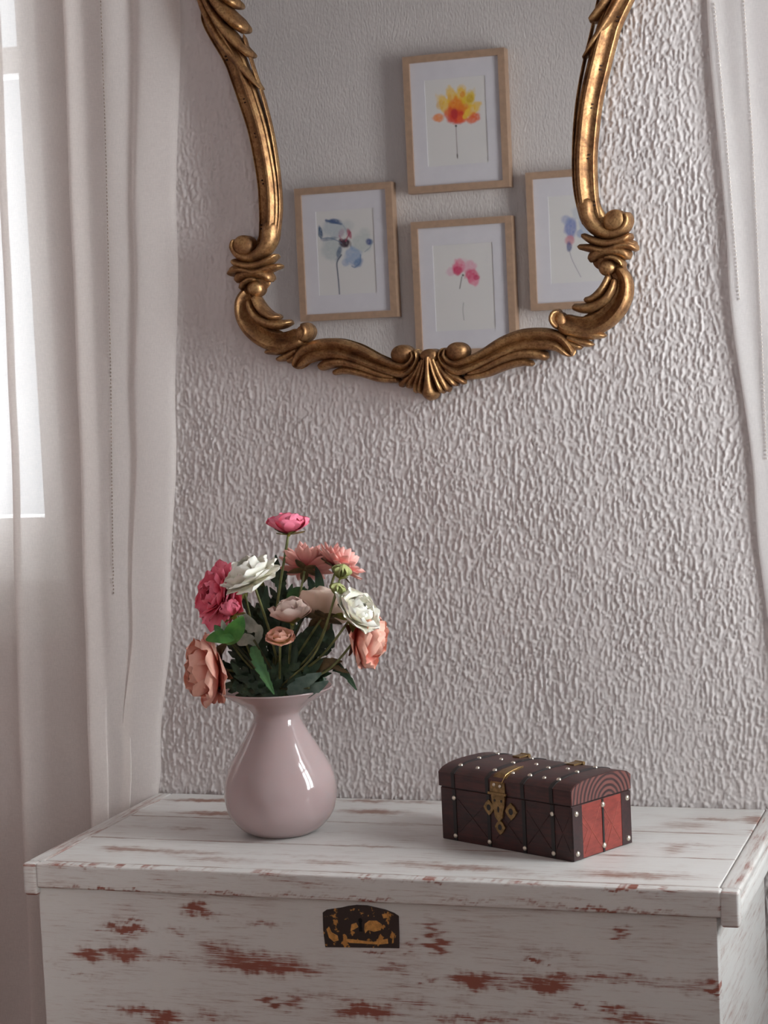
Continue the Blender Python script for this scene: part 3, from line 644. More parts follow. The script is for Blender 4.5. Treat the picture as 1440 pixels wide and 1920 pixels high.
# upper scroll: rail curls round under a disc
madd('scroll', sweep([(500, 410), (500, 445), (486, 470), (464, 483), (444, 478), (433, 463), (436, 447)], [16, 14, 12, 10, 8, 7, 5], [20, 21, 22, 22, 22, 21, 19], .004))
madd('scroll_boss', boss(453, 462, 22, 10, .018))
# collar of leaves under it
for path, hw, ht in (([(430, 486), (440, 494), (468, 499), (495, 490), (514, 476)], [5, 7, 7.5, 7, 4], [16, 22, 24, 22, 16]),
                     ([(422, 516), (434, 507), (452, 506), (475, 511), (500, 503), (523, 497)], [5, 7, 6.5, 7, 7, 4], [15, 21, 23, 23, 21, 15]),
                     ([(424, 510), (436, 502), (455, 500)], [6, 6, 4], [13, 18, 18]),
                     ([(437, 530), (445, 519), (460, 513), (480, 512), (495, 517), (503, 528)], [7, 10, 10, 10, 9, 7], [16, 19, 21, 21, 20, 17]),
                     ([(447, 545), (452, 532), (465, 524), (480, 524)], [4, 5, 5, 4], [18, 21, 22, 20])):
    madd('collar_leaf', sweep(path, hw, ht))
madd('scroll_boss', boss(474, 541, 16.5, 11, .014, 16))
# low mass under the collar so that the leaves grow out of one block
madd('collar_block', boss(470, 500, 38, 6, .006, 15)); madd('collar_block', boss(474, 528, 29, 7, .006, 20)); madd('collar_block', boss(461, 552, 19, 6, .008, 20))
# big S-shaped corner leaf
madd('corner_leaf', sweep([(462, 543), (452, 566), (455, 592), (469, 616), (492, 634), (520, 642), (546, 637), (565, 626)], [10, 14, 16, 16, 16, 16, 16, 16], [16, 20, 21, 22, 22, 22, 22, 20], .004, 60,
     [(-1, .45), (-.9, .72), (-.7, .93), (-.45, 1.0), (-.2, .88), (.1, .62), (.35, .50), (.6, .55), (.8, .66), (.92, .62), (1, .4)]))
madd('leaf_curl', boss(563, 627, 13, 7, .016, 17))
madd('leaf_curl', sweep([(563, 641), (571, 632), (574, 621), (569, 611), (560, 610)], [5, 6, 6.5, 6, 4], [22, 26, 27, 25, 20]))
for path, hw, ht in (([(470, 552), (480, 572), (492, 586), (506, 594), (520, 593)], [7, 8, 8, 7, 4], [18, 23, 24, 22, 15]),
                     ([(462, 560), (468, 580), (482, 598), (505, 608), (524, 608), (541, 603)], [6, 8, 9, 9, 8, 5], [18, 24, 25, 24, 22, 15]),
                     ([(548, 648), (530, 655), (508, 658), (488, 661)], [7, 8, 7, 3], [16, 18, 17, 10]),
                     ([(556, 655), (540, 664), (524, 671), (510, 675)], [8, 7, 6, 3], [16, 16, 15, 10]),
                     ([(562, 660), (545, 672), (530, 678)], [8, 7, 4], [14, 14, 9])):
    madd('acanthus_leaf', sweep(path, hw, ht))
# lower rail running to the middle
madd('lower_leaf', sweep([(549, 692), (555, 680), (570, 664), (595, 656), (630, 655), (665, 664), (700, 679), (730, 690), (752, 694), (768, 686), (777, 670), (772, 655)], [6, 11, 15, 17, 17, 16, 13, 12, 12, 9, 7, 5], [14, 19, 21, 22, 23, 23, 23, 23, 23, 23, 23, 20], .004, 90,
     [(-1, .40), (-.9, .66), (-.7, .88), (-.45, .95), (-.2, .82), (0, .66), (.2, .80), (.42, .98), (.62, 1.0), (.8, .86), (.93, .66), (1, .42)][::-1]))
for path, hw, ht in (([(590, 690), (612, 681), (640, 679), (675, 688), (708, 701), (738, 708)], [7, 9, 9, 8, 7, 4], [14, 18, 20, 19, 17, 12]),
                     ([(616, 700), (640, 694), (670, 699), (705, 710), (745, 713)], [4, 7, 7, 6, 5], [9, 13, 14, 13, 11])):
    madd('acanthus_leaf', sweep(path, hw, ht))
madd('scroll_boss', boss(750, 665, 22, 12, .015, 18.5))
# shell in the middle
for path, hw, ht in (([(795, 668), (786, 700), (778, 722), (774, 738)], [7, 7, 7, 4], [22, 22, 20, 13]),
                     ([(790, 672), (778, 700), (764, 720), (758, 728)], [7, 7, 6, 3], [18, 19, 17, 11]),
                     ([(782, 690), (765, 706), (750, 718), (742, 725)], [7, 7, 6, 4], [14, 14, 12, 8]),
                     ([(799, 665), (793, 700), (786, 728), (785, 740)], [5, 5, 6, 4], [25, 25, 22, 14])):
    madd('shell_lobe', sweep(path, hw, ht))
cxp = 803.5
madd('shell_lobe', sweep([(cxp, 662), (cxp-.5, 690), (cxp-1, 715), (cxp-2, 738), (cxp-3, 752)], [7, 6.5, 9.5, 14, 8], [28, 27, 26, 23, 13]), both=False)
madd('shell_boss', boss(cxp, 667, 18, 9, .020, 13), both=False)
# plain board behind the carving
board = [(.118, 1.90), (.108, 1.83)]+rl[:-1]+[P2(*q) for q in ((482, 470), (473, 505), (470, 540), (466, 570), (478, 605), (505, 628), (545, 645), (590, 662), (640, 666), (690, 684), (740, 690), (803, 694))]
madd('frame_board', sweep(board, [17]*9+[17, 17, 18, 19, 21, 21, 16, 17, 17, 18, 16, 14, 15, 14, 18, 18], [8]*25, .001, 140, px=False, ends=False))
# punched marks in the trough of the rail
for px, py in ((415, 108), (450, 188), (470.5, 253), (484, 341), (481, 425)):
    x, z = P2(px, py); vs = []
    for d in (-3.4, 3.4):
        V_, F_ = dome((x+.0035-.0002*d, YB-.0125, z+d*K), 3.4*K, 2.1*K, .0052, 0, 10, 3); vs.append((V_, F_))
    madd('punch_mark', join(vs), m=M_notch)
# glass and backing
go = rl[:]; gl = [(.112, 1.93), (.13, 2.03), (.2, 2.06), (.3, 2.08), (.40, 2.115), (MX, 2.12)][::-1]+[(.112, 1.85)]+rl[:-1]+[P2(*q) for q in ((482, 470), (473, 505), (470, 540), (466, 570), (478, 605), (505, 625), (545, 640), (590, 655), (640, 655), (690, 670), (740, 680), (803, 690))]
full = gl+[(2*MX-x, z) for x, z in gl[1:-1]][::-1]
put(O('mirror_glass', mesh('mirror_glass', *plate(full, -.0135, .003), M_mirror, False)), mirror)
put(O('backing_board', mesh('backing_board', *plate([(x*.985+MX*.015, z) for x, z in full], -.0100, .0045), simple('backing_wood', (.15, .09, .05, 1), .8), False)), mirror)
# ------------------------------------------------------------------ framed flower prints on the wall opposite (seen in the mirror)
M_oak = simple('light_oak_frame', (.43, .28, .19, 1), .5, var=.12, scale=60)
M_mat = simple('mat_board', (.68, .66, .71, 1), .8, var=.02)
def paint_mat():
    m, nt, bs, out = mat('watercolour_print'); a = nd(nt, 'ShaderNodeAttribute', attribute_name='paint'); n = noise(nt, coords(nt, (1, 1, 1)), 160, 3)
    nt.links.new(mixc(nt, mth(nt, 'MULTIPLY', n, .06), a.outputs['Color'], (.6, .6, .6, 1)), bs.inputs['Base Color']); bs.inputs['Roughness'].default_value = .7; return m
M_paint = paint_mat()
YV = 3.0; YR = 2*(-.0135)-YV      # virtual and real depth of the prints
PX = .00161
def pv(px, py): p = at(px, py, YV); return p[0], p[2]
def painting(x0, x1, z0, z1, strokes):
    n1, n2 = 150, 210; gx_, gz_ = np.meshgrid(np.linspace(x0, x1, n1), np.linspace(z0, z1, n2), indexing='ij')
    C = np.zeros((n1, n2, 4)); C[:] = (.72, .70, .695, 1); r = np.random.RandomState(5)
    def fbm(s): 
        o_ = np.zeros((n1, n2))
        for k in (6, 13, 27): o_ += np.kron(r.randn(n1//(150//k)+2 if False else k+2, k+2), np.ones((n1//k+1, n2//k+1)))[:n1, :n2]/k**.5
        return o_
    def smooth_noise(cells):
        g = r.randn(cells+2, cells+2); ix = np.linspace(0, cells, n1); iz = np.linspace(0, cells, n2); a_ = ix.astype(int); b_ = iz.astype(int); u = (ix-a_)[:, None]; v_ = (iz-b_)[None, :]
        u = u*u*(3-2*u); v_ = v_*v_*(3-2*v_)
        return (g[a_][:, b_]*(1-u)*(1-v_)+g[a_+1][:, b_]*u*(1-v_)+g[a_][:, b_+1]*(1-u)*v_+g[a_+1][:, b_+1]*u*v_)
    N1 = smooth_noise(22); N2 = smooth_noise(45)
    for st in strokes:
        if st[0] == 'b':      # blob: px, py, rx, ry, angle, colour, alpha, edge
            _, px, py, rx, ry, ang, c, al, ed = st; cx_, cz_ = pv(px, py); dx_ = (gx_-cx_)/PX; dz = -(gz_-cz_)/PX
            ca, sa = math.cos(ang), math.sin(ang); u = (dx_*ca+dz*sa)/rx; v_ = (-dx_*sa+dz*ca)/ry; d = np.sqrt(u*u+v_*v_)/1.12+.07*N1+.04*N2
            a_ = al*np.clip((1-d)/(ed*.6), 0, 1)*(.95+.10*N2)
        else:                 # line: points, width, colour, alpha
            _, pts, wd, c, al = st; P = catmull([pv(*q) for q in pts], 50); d = np.full(gx_.shape, 9.)
            for p in P: d = np.minimum(d, np.hypot(gx_-p[0], gz_-p[1])/PX)
            a_ = al*np.clip((wd-d)/.9+.3, 0, 1)
        a_ = np.clip(a_, 0, 1)[..., None]; C[..., :3] = C[..., :3]*(1-a_)+np.array(lin(*c)[:3])*a_
    V_ = np.stack([gx_.ravel(), np.full(gx_.size, YR+.0002), gz_.ravel()], -1)
    return mesh('print', V_, gridfaces(n1, n2, True), M_paint, False, col=C.reshape(-1, 4))
OR, YE, RD = (232, 120, 20), (238, 190, 20), (215, 50, 25)
art = {
 'orange': [('b', 855+dx_, 207+dy, rx, ry, an, c, al, .5) for dx_, dy, rx, ry, an, c, al in ((-18, -8, 12, 26, -.6, YE, .8), (-6, -18, 11, 26, -.2, YE, .85), (8, -20, 11, 26, .2, YE, .9), (20, -14, 12, 26, .6, (225, 190, 10), .95), (28, 0, 11, 22, 1.0, YE, .9), (33, 14, 13, 9, -.4, (230, 95, 30), .9), (-33, 14, 12, 8, .1, (235, 130, 40), .85), (-30, -10, 8, 9, 0, (225, 170, 40), .6), (0, 0, 16, 24, 0, OR, .9), (12, 4, 14, 18, .5, OR, .75), (-10, 8, 12, 14, -.5, (225, 70, 30), .8), (2, 12, 17, 14, 0, RD, .9), (-3, 6, 7, 11, 0, (185, 25, 35), .9), (12, 16, 10, 7, 0, (235, 90, 30), .8), (26, -22, 7, 8, 0, (200, 160, 10), .8), (12, -30, 5, 6, 0, (225, 140, 20), .8), (20, 6, 5, 12, .5, (240, 205, 60), .8), (-12, -24, 5, 6, 0, (230, 170, 60), .6))]+[('l', [(855, 237), (856, 262), (857, 280), (858, 297)], 1.0, (90, 60, 55), .7), ('b', 855, 236, 2.2, 2.2, 0, (30, 20, 20), 1, .4), ('b', 857.5, 292, 1.1, 5, 0, (60, 40, 40), .9, .4)],
 'blue': [('b', px, py, rx, ry, an, c, al, ed) for px, py, rx, ry, an, c, al, ed in ((625, 430, 24, 17, .2, (178, 190, 198), .75, .6), (622, 468, 22, 22, 0, (176, 188, 190), .7, .6), (678, 455, 20, 18, 0, (190, 198, 196), .75, .5), (650, 424, 16, 12, 0, (186, 196, 198), .5, .8), (662, 480, 17, 17, 0, (140, 165, 200), .8, .5), (625, 415, 15, 5, .1, (55, 85, 130), .9, .7), (601, 434, 4, 12, -.2, (40, 80, 120), .9, .6), (692, 453, 7, 7, -.5, (60, 80, 140), .9, .7), (672, 492, 11, 8, -.6, (90, 125, 170), .8, .7), (648, 492, 8, 8, 0, (150, 170, 200), .7, .7), (618, 448, 18, 3.5, -.1, (90, 110, 140), .6, .7), (640, 437, 6, 10, .4, (175, 140, 160), .6, .8), (655, 438, 4, 11, -.3, (165, 40, 80), .85, .6), (647, 456, 12, 9, 0, (45, 15, 40), 1, .5), (640, 452, 6, 5, .5, (70, 20, 50), .9, .6), (636, 472, 5, 14, .35, (50, 80, 120), .75, .7), (684, 435, 11, 9, .4, (190, 198, 195), .5, .8))]+[('l', [(640, 478), (632, 492), (633, 510), (635, 530), (637, 557)], 1.5, (40, 60, 90), .95), ('l', [(611, 413), (622, 416), (640, 420)], 2.2, (60, 90, 135), .8), ('l', [(599, 428), (598, 440), (602, 446)], 1.6, (40, 85, 120), .8), ('l', [(602, 448), (616, 446), (632, 451), (640, 456)], 1.3, (90, 115, 145), .7), ('l', [(648, 452), (654, 440), (657, 436)], 1.6, (160, 40, 80), .8), ('l', [(641, 450), (636, 442)], 1.2, (190, 120, 140), .7), ('l', [(697, 450), (694, 463), (684, 472)], 1.2, (120, 145, 160), .6), ('l', [(676, 478), (675, 492), (666, 501), (660, 499)], 1.5, (80, 115, 160), .7), ('l', [(640, 418), (648, 430), (650, 440)], 1.2, (150, 165, 180), .6)],
 'pink': [('b', px, py, rx, ry, an, c, al, .5) for px, py, rx, ry, an, c, al in ((846, 509, 11, 8, 0, (220, 165, 185), .6), (860, 500, 12, 14, .2, (222, 90, 130), .9), (858, 508, 9, 9, 0, (200, 45, 95), .85), (880, 500, 14, 12, -.2, (225, 150, 175), .7), (884, 516, 14, 12, 0, (215, 70, 115), .9), (890, 527, 10, 9, .3, (225, 120, 150), .8), (868, 490, 12, 6, 0, (225, 185, 195), .4), (893, 520, 6, 5, 0, (195, 45, 95), .8), (868, 516, 2.5, 2.5, 0, (60, 70, 50), .9))]+[('l', [(866, 519), (864, 530), (862, 541)], 1.1, (90, 90, 85), .9), ('l', [(869, 568), (868, 582), (870, 600)], 1.1, (130, 140, 130), .6)],
 'violet': [('b', px, py, rx, ry, an, c, al, .6) for px, py, rx, ry, an, c, al in ((1070, 428, 12, 20, .1, (110, 125, 185), .85), (1060, 412, 9, 9, .4, (140, 155, 195), .6), (1068, 450, 9, 10, 0, (205, 130, 140), .8), (1067, 462, 5, 10, 0, (70, 85, 140), .8), (1088, 438, 8, 8, .3, (110, 140, 190), .6), (1100, 420, 16, 20, 0, (150, 170, 205), .6), (1085, 400, 14, 12, 0, (170, 185, 205), .45))]+[('l', [(1067, 468), (1072, 485), (1079, 500), (1089, 519)], .9, (120, 120, 135), .7)]}
for key, x0_, x1_, z0_, z1_, lab in (('orange', -.5228, -.2154, 1.7010, 2.0970, 'topmost framed print, an orange and yellow flower, seen in the mirror'),
                                  ('blue', -.8800, -.5740, 1.3455, 1.7415, 'framed print of a pale blue flower with dark centre, leftmost in the mirror'),
                                  ('pink', -.5200, -.2145, 1.2210, 1.6185, 'framed print of a small pink flower, below the orange one in the mirror'),
                                  ('violet', -.1680, .1400, 1.3410, 1.7365, 'framed print of a blue violet flower, half hidden by the mirror frame')):
    root = empty('framed_print', ((x0_+x1_)/2, YR-.015, z0_)); tag(root, lab, 'picture', 'framed flower prints on the wall opposite the mirror')
    fw, yb, yf = .0200, YF+.001, YR+.010
    for vf in (boxvf(x0_, x0_+fw, yb, yf, z0_, z1_), boxvf(x1_-fw, x1_, yb, yf, z0_, z1_), boxvf(x0_+fw, x1_-fw, yb, yf, z0_, z0_+fw), boxvf(x0_+fw, x1_-fw, yb, yf, z1_-fw, z1_)):
        put(O('frame_rail', mesh('frame_rail', *vf, M_oak, False)), root)
    mi, mv = .062, .075; a0, a1, b0, b1 = x0_+mi, x1_-mi, z0_+mv, z1_-.072
    mb = [boxvf(x0_+fw, a0, yb+.004, YR+.002, z0_+fw, z1_-fw), boxvf(a1, x1_-fw, yb+.004, YR+.002, z0_+fw, z1_-fw), boxvf(a0, a1, yb+.004, YR+.002, z0_+fw, b0), boxvf(a0, a1, yb+.004, YR+.002, b1, z1_-fw)]
    put(O('mat_board', mesh('mat_board', *join(mb), M_mat, False)), root)
    put(O('print', painting(a0-.002, a1+.002, b0-.002, b1+.002, art[key])), root)
# ------------------------------------------------------------------ artificial flowers
def petal_mat(name, tip, base, rough=.65):
    m, nt, bs, out = mat(name); a = nd(nt, 'ShaderNodeAttribute', attribute_name='wear'); n = noise(nt, coords(nt, (1, 1, 1)), 120, 3)
    c = ramp(nt, mth(nt, 'ADD', a.outputs['Fac'], mth(nt, 'MULTIPLY', mth(nt, 'SUBTRACT', n, .5), .35)), [(.05, base), (.85, tip)])
    nt.links.new(c, bs.inputs['Base Color']); bs.inputs['Roughness'].default_value = rough
    bs.inputs['Subsurface Weight'].default_value = .12; bs.inputs['Subsurface Radius'].default_value = (.006, .003, .002); bs.inputs['Subsurface Scale'].default_value = .4
    return m
def L3(r, g, b): return lin(r, g, b)[:3]
MP = {'hot': petal_mat('petal_hot_pink', L3(246, 130, 156), L3(225, 66, 100)), 'deep': petal_mat('petal_deep_pink', L3(250, 128, 152), L3(232, 66, 100)),
      'white': petal_mat('petal_cream', L3(250, 247, 236), L3(238, 232, 205)), 'coral': petal_mat('petal_coral', L3(246, 184, 174), L3(226, 100, 98)),
      'beige': petal_mat('petal_beige', L3(232, 208, 192), L3(225, 195, 170)), 'blush': petal_mat('petal_blush', L3(238, 212, 200), L3(222, 160, 140)),
      'peach': petal_mat('petal_peach', L3(249, 188, 168), L3(236, 112, 110)), 'bud': petal_mat('petal_bud_green', L3(176, 180, 120), L3(120, 135, 70)),
      'tiny': petal_mat('petal_pale_pink', L3(240, 180, 160), L3(200, 170, 60))}
def leaf_mat(name, c1, c2):
    m, nt, bs, out = mat(name); n = noise(nt, coords(nt, (1, 1, 1)), 60, 4, .6)
    nt.links.new(ramp(nt, n, [(.35, c1), (.68, c2)]), bs.inputs['Base Color']); bs.inputs['Roughness'].default_value = .5; bump(nt, n, .3, .001, bs); return m
ML = {'dark': leaf_mat('leaf_dark_green', L3(34, 56, 42), L3(64, 92, 64)), 'mid': leaf_mat('leaf_mid_green', L3(48, 92, 52), L3(78, 122, 66)), 'bright': leaf_mat('leaf_fresh_green', L3(56, 118, 46), L3(90, 150, 66)),
      'blue': leaf_mat('leaf_blue_green', L3(84, 116, 108), L3(128, 152, 140)), 'olive': leaf_mat('sepal_olive', L3(84, 84, 36), L3(150, 146, 54)), 'brown': leaf_mat('sepal_brown', L3(74, 60, 36), L3(122, 98, 60)), 'grey': leaf_mat('leaf_grey_green', L3(140, 148, 132), L3(190, 192, 178))}
M_stem = leaf_mat('stem_green', L3(92, 100, 56), L3(142, 146, 90))
M_stem2 = leaf_mat('stem_dark', L3(56, 62, 38), L3(92, 94, 58))
def petal_vf(w, l, cup=.25, tipcurl=.1, ruf=.0, pw=.55, seed=0, nu=9, nt_=9, th=.0005, pointy=0.):
    """petal growing along +Z from the origin, concave towards +Y, outer face -Y"""
    r = random.Random(seed); ph = r.uniform(0, 6); A = []; B = []; at_ = []
    for i in range(nt_):
        t = i/(nt_-1)
        for j in range(nu):
            s = -1+2*j/(nu-1)
            wt = w*(math.sin(math.pi*min(.999, t**pw*.93+.03)))**(.65+pointy) if pointy else w*(.22+.78*min(1, t/.62)**.8)*(1-max(0, (t-.62)/.40)**2)**.5; 
            x = s*wt; lz = l*t*(1-.13*s*s*t*(1 if not pointy else -0)); 
            y = cup*w*(s*s)*1.0*(.4+.6*t)-cup*l*.55*math.sin(math.pi*t*.9)+tipcurl*l*t**3*-1+ruf*w*math.sin(s*5+ph+t*3)*t
            A.append((x, y, lz)); at_.append(t)
    A = np.array(A); G = A.reshape(nt_, nu, 3); du = np.gradient(G, axis=1); dv = np.gradient(G, axis=0); N = np.cross(du, dv); N /= np.linalg.norm(N, axis=2)[..., None]+1e-9
    E_ = np.ones((nt_, nu)); E_[:, 0] = E_[:, -1] = 0; E_[-1] = 0
    B = (G+N*th*E_[..., None]).reshape(-1, 3); A2 = (G-N*th*E_[..., None]).reshape(-1, 3)
    f1 = gridfaces(nt_, nu); f2 = gridfaces(nt_, nu, True)+len(A)
    return np.concatenate([A2, B]), np.concatenate([f2[:, ::1]-len(A)+0, f1+len(A)]), at_+at_
PMESH = {}
def pmesh(key, *a, m=None, **k):
    if key not in PMESH:
        v_, f_, t_ = petal_vf(*a, **k); PMESH[key] = mesh(key[0], v_, f_, m, True, attr=t_)
    return PMESH[key]
def frame_of(axis_):
    return Vector(axis_).normalized().to_track_quat('Z', 'Y').to_matrix().to_4x4()
VB = np.array([VC[0], VC[1], .628])
def neckpt(k):  # where a stem passes the vase neck
    a_ = k*2.4; r_ = .006+.009*((k*0.618) % 1); return np.array([VC[0]+r_*math.cos(a_), VC[1]+r_*math.sin(a_), VC[2]+.155])
NS = [0]
def stem_of(root, tip, bend=None, r=.0016, m=None, k=None):
    NS[0] += 1; k = NS[0] if k is None else k; nk = neckpt(k); tip = np.array(tip, float)
    base = VB+np.array([-(nk[0]-VC[0])*1.2, -(nk[1]-VC[1])*1.2, 0])
    rim = nk+np.array([0, 0, .035])+(tip-nk)*np.array([.07, .07, 0]); mid = (rim+tip)/2+np.array(bend if bend is not None else (0, 0, .0)); P = catmull([base, nk, rim, mid, tip], 28)
    put(O('stem', mesh('stem', *tube(P, r, 8), m or M_stem)), root); return P
def flower(label, name, px, py, yo, axis_, size, kind, sepal='olive', rings=None, sep_n=5, bend=None, seed=1, sep_l=.8, stem_r=.0016, sep_t=1.75, squash=1., group='artificial blooms in the pink vase', cat='flower', stemm=None):
    y = VC[1]-yo; c = at(px, py, y); A = Vector(axis_).normalized(); R0 = frame_of(A); back = Vector(c)-A*size*.30
    root = empty(name, (VC[0], VC[1], VC[2]+.02)); tag(root, label, cat, group)
    stem_of(root, tuple(back), bend, stem_r, stemm); r = random.Random(seed)
    rings = rings or [(5, 12, .55, .62), (6, 30, .75, .8), (7, 52, .9, .95), (7, 72, 1.0, 1.0)]
    T0 = Matrix.Translation(back) @ R0 @ Matrix.Diagonal((1, 1, squash, 1))
    for ri, (n, tilt, ws, ls) in enumerate(rings):
        for q in range(n):
            me = pmesh(('petal', kind, ri, q % 2, round(size, 4), seed), size*.50*ws, size*ls, m=MP[kind], cup=.30 if tilt < 60 else .16, tipcurl=(-.10 if tilt < 40 else .12), ruf=.06, seed=seed*10+ri*2+q % 2)
            az = 2*math.pi*(q+.5*(ri % 2))/n+r.uniform(-.12, .12); ti = math.radians(tilt+r.uniform(-6, 6))
            M_ = T0 @ Matrix.Rotation(az, 4, 'Z') @ Matrix.Translation((0, -size*.05, 0)) @ Matrix.Rotation(ti, 4, 'X') @ Matrix.Scale(r.uniform(.93, 1.06), 4)
            put(O('petal', me), root, M_)
    for q in range(sep_n):
        me = pmesh(('sepal', sepal, round(size, 4), sep_l), size*.17, size*sep_l, m=ML[sepal], cup=.2, tipcurl=.2, pw=.8, seed=3, nu=5, nt_=7, pointy=.3)
        az = 2*math.pi*q/sep_n+.3+seed; M_ = T0 @ Matrix.Translation((0, 0, -size*.05)) @ Matrix.Rotation(az, 4, 'Z') @ Matrix.Rotation(math.radians(sep_t*50+r.uniform(-9, 9)), 4, 'X')
        put(O('sepal', me), root, M_)
    v_, f_ = lathe([(.0002, -size*.12), (size*.06, -size*.12), (size*.10, -size*.02), (size*.10, size*.04), (.0002, size*.06)], 14); put(O('receptacle', mesh('receptacle', v_, f_, ML[sepal])), root, T0)
    return root
def leaf_vf(P, hw, serr=0., nser=5, fold=.25, up=(0, 0, 1), roll=0., th=.0004, pw=.8, nu=7):
    P = np.array(P, float); n = max(18, nser*6+1); C = catmull(P, n); T = np.gradient(C, axis=0); T /= np.linalg.norm(T, axis=1)[:, None]+1e-9
    vd = CP-C.mean(0); vd /= np.linalg.norm(vd); G = np.zeros((n, nu, 3))
    for i in range(n):
        t = i/(n-1); S = np.cross(T[i], vd); S /= np.linalg.norm(S)+1e-9; Nn = np.cross(S, T[i])
        S2 = math.cos(roll)*S+math.sin(roll)*Nn; N2_ = np.cross(S2, T[i])
        wt = hw*(math.sin(math.pi*(.02+.96*t**pw))**.75)
        if serr: ph = (t*nser) % 1; wt *= 1-serr*(ph**1.2)*(.35+.65*math.sin(math.pi*t))
        for j in range(nu):
            s = -1+2*j/(nu-1); G[i, j] = C[i]+S2*s*wt+N2_*abs(s)*wt*fold-T[i]*abs(s)*wt*(.35 if serr else .0)
    du = np.gradient(G, axis=1); dv = np.gradient(G, axis=0); N = np.cross(du, dv); N /= np.linalg.norm(N, axis=2)[..., None]+1e-9
    E_ = np.ones((n, nu)); E_[:, 0] = E_[:, -1] = 0; E_[0] = E_[-1] = 0
    A = (G-N*th*E_[..., None]).reshape(-1, 3); B = (G+N*th*E_[..., None]).reshape(-1, 3)
    return np.concatenate([A, B]), np.concatenate([gridfaces(n, nu, True), gridfaces(n, nu)+n*nu])
def W3(pts): return [at(p[0], p[1], VC[1]-(p[2] if len(p) > 2 else 0)) for p in pts]
def leaf(root, pts, hwpx, m='dark', serr=.0, nser=5, fold=.25, roll=0., pw=.8, vein=True):
    P = W3(pts); K2 = .000705
    o_ = put(O('leaf', mesh('leaf', *leaf_vf(P, hwpx*K2, serr, nser, fold, roll=roll, pw=pw), ML[m])), root)
    return o_
def spray(label, tipx, tipy, yo, leaves, k, bend=None):
    root = empty('leafy_stem', (VC[0], VC[1], VC[2]+.02)); tag(root, label, 'foliage', 'leafy stems in the pink vase')
    stem_of(root, at(tipx, tipy, VC[1]-yo), bend, .0016, M_stem2)
    for l in leaves: leaf(root, *l[0:2], **l[2])
    return root
XR_, YR_ = (.948, .316), (.318, -.945)  # image-right and toward-camera directions on the ground plane
def ax(r, u, t):  # axis from right / up / toward-camera amounts
    return (r*.948+t*.318, r*.316-t*.945, u)
std = None
flower('single hot pink bloom on the tallest upright stem', 'artificial_ranunculus', 541, 985, .0, ax(.05, 1, .06), .0350, 'hot', 'olive', [(5, 4, 1.1, .74), (6, 20, 1.3, .84), (6, 40, 1.35, .92)], 5, (-.006, 0, 0), 2, .62, .0019, 1.25, .95)
flower('large deep pink many-petalled bloom at the upper left', 'artificial_ranunculus', 399, 1112, .020, ax(-.84, .34, .55), .0430, 'deep', 'olive', [(5, 8, .5, .5), (6, 24, .7, .65), (7, 42, .85, .82), (8, 60, .95, .98), (9, 80, 1.0, 1.10), (7, 96, 1.0, 1.08)], 5, (-.02, 0, .0), 3)
flower('cream white bloom tilted to the upper left beside the deep pink one', 'artificial_ranunculus', 466, 1074, .040, ax(-.40, .88, .16), .0390, 'white', 'olive', [(5, 10, .7, .70), (6, 28, .95, .85), (6, 48, 1.1, .98), (7, 66, 1.1, 1.08), (6, 80, 1.05, 1.02)], 5, (.004, 0, .0), 4, .60, .0018, 1.70)
flower('dark pink bloom half hidden under the cream white one', 'artificial_ranunculus', 452, 1103, .006, ax(-.5, .55, -.3), .0250, 'deep', 'olive', [(5, 20, .7, .8), (7, 60, 1.0, 1.0)], 5, None, 14)
flower('coral bloom seen from behind to the right of the tall stem', 'artificial_ranunculus', 574, 1054, -.02, ax(.12, .66, -.66), .0330, 'coral', 'brown', [(8, 14, .45, .75), (12, 32, .42, .9), (15, 52, .40, 1.04), (16, 68, .40, 1.12)], 5, None, 5, .72)
flower('coral bloom leaning right above the green buds', 'artificial_ranunculus', 641, 1050, -.012, ax(.60, .74, -.20), .0345, 'coral', 'brown', [(8, 14, .45, .72), (12, 34, .42, .86), (14, 56, .42, 1.0), (15, 74, .42, 1.05)], 5, (.01, 0, 0), 6, .78)
flower('wide beige bloom seen from behind in the middle right', 'artificial_ranunculus', 609, 1140, .0, ax(.16, .62, -.58), .0430, 'beige', 'brown', [(5, 16, .9, .78), (5, 38, 1.15, .92), (5, 60, 1.2, 1.0)], 6, None, 7, .60)
flower('pale blush bloom with two green sepals in the centre', 'artificial_ranunculus', 546, 1152, .040, ax(-.05, .97, .0), .0340, 'blush', 'olive', [(4, 8, 1.1, .85), (5, 24, 1.3, .95), (5, 46, 1.25, 1.0)], 5, None, 8, .85, .0017, 1.05)
flower('white bloom at the right above the peach one', 'artificial_ranunculus', 672, 1145, .050, ax(.66, .60, .40), .0375, 'white', 'olive', [(5, 10, .7, .66), (6, 28, .95, .80), (6, 48, 1.15, .95), (6, 68, 1.15, 1.02)], 5, (.008, 0, -.006), 9, .72, .0016)
flower('large peach bloom at the far right facing away from the vase', 'artificial_ranunculus', 688, 1197, .020, ax(.90, -.02, .20), .0440, 'peach', 'brown', [(5, 14, .9, .85), (5, 34, 1.15, .96), (6, 54, 1.25, 1.04), (5, 74, 1.2, 1.0)], 5, (.01, 0, -.008), 10, .75)
flower('large peach bloom drooping at the lower left beside the vase rim', 'artificial_ranunculus', 388, 1257, .035, ax(-.93, -.08, .32), .0480, 'peach', 'brown', [(5, 12, .9, .85), (5, 32, 1.2, .98), (6, 52, 1.25, 1.08), (6, 74, 1.25, 1.10)], 5, (-.014, 0, .008), 11, .70)
flower('small half open pink bud between the deep pink bloom and the leaves', 'artificial_ranunculus', 434, 1144, .042, ax(-.30, .85, .25), .0215, 'deep', 'olive', [(4, 6, 1.1, .95), (5, 20, 1.3, 1.0), (5, 38, 1.2, .9)], 5, None, 12, .75)
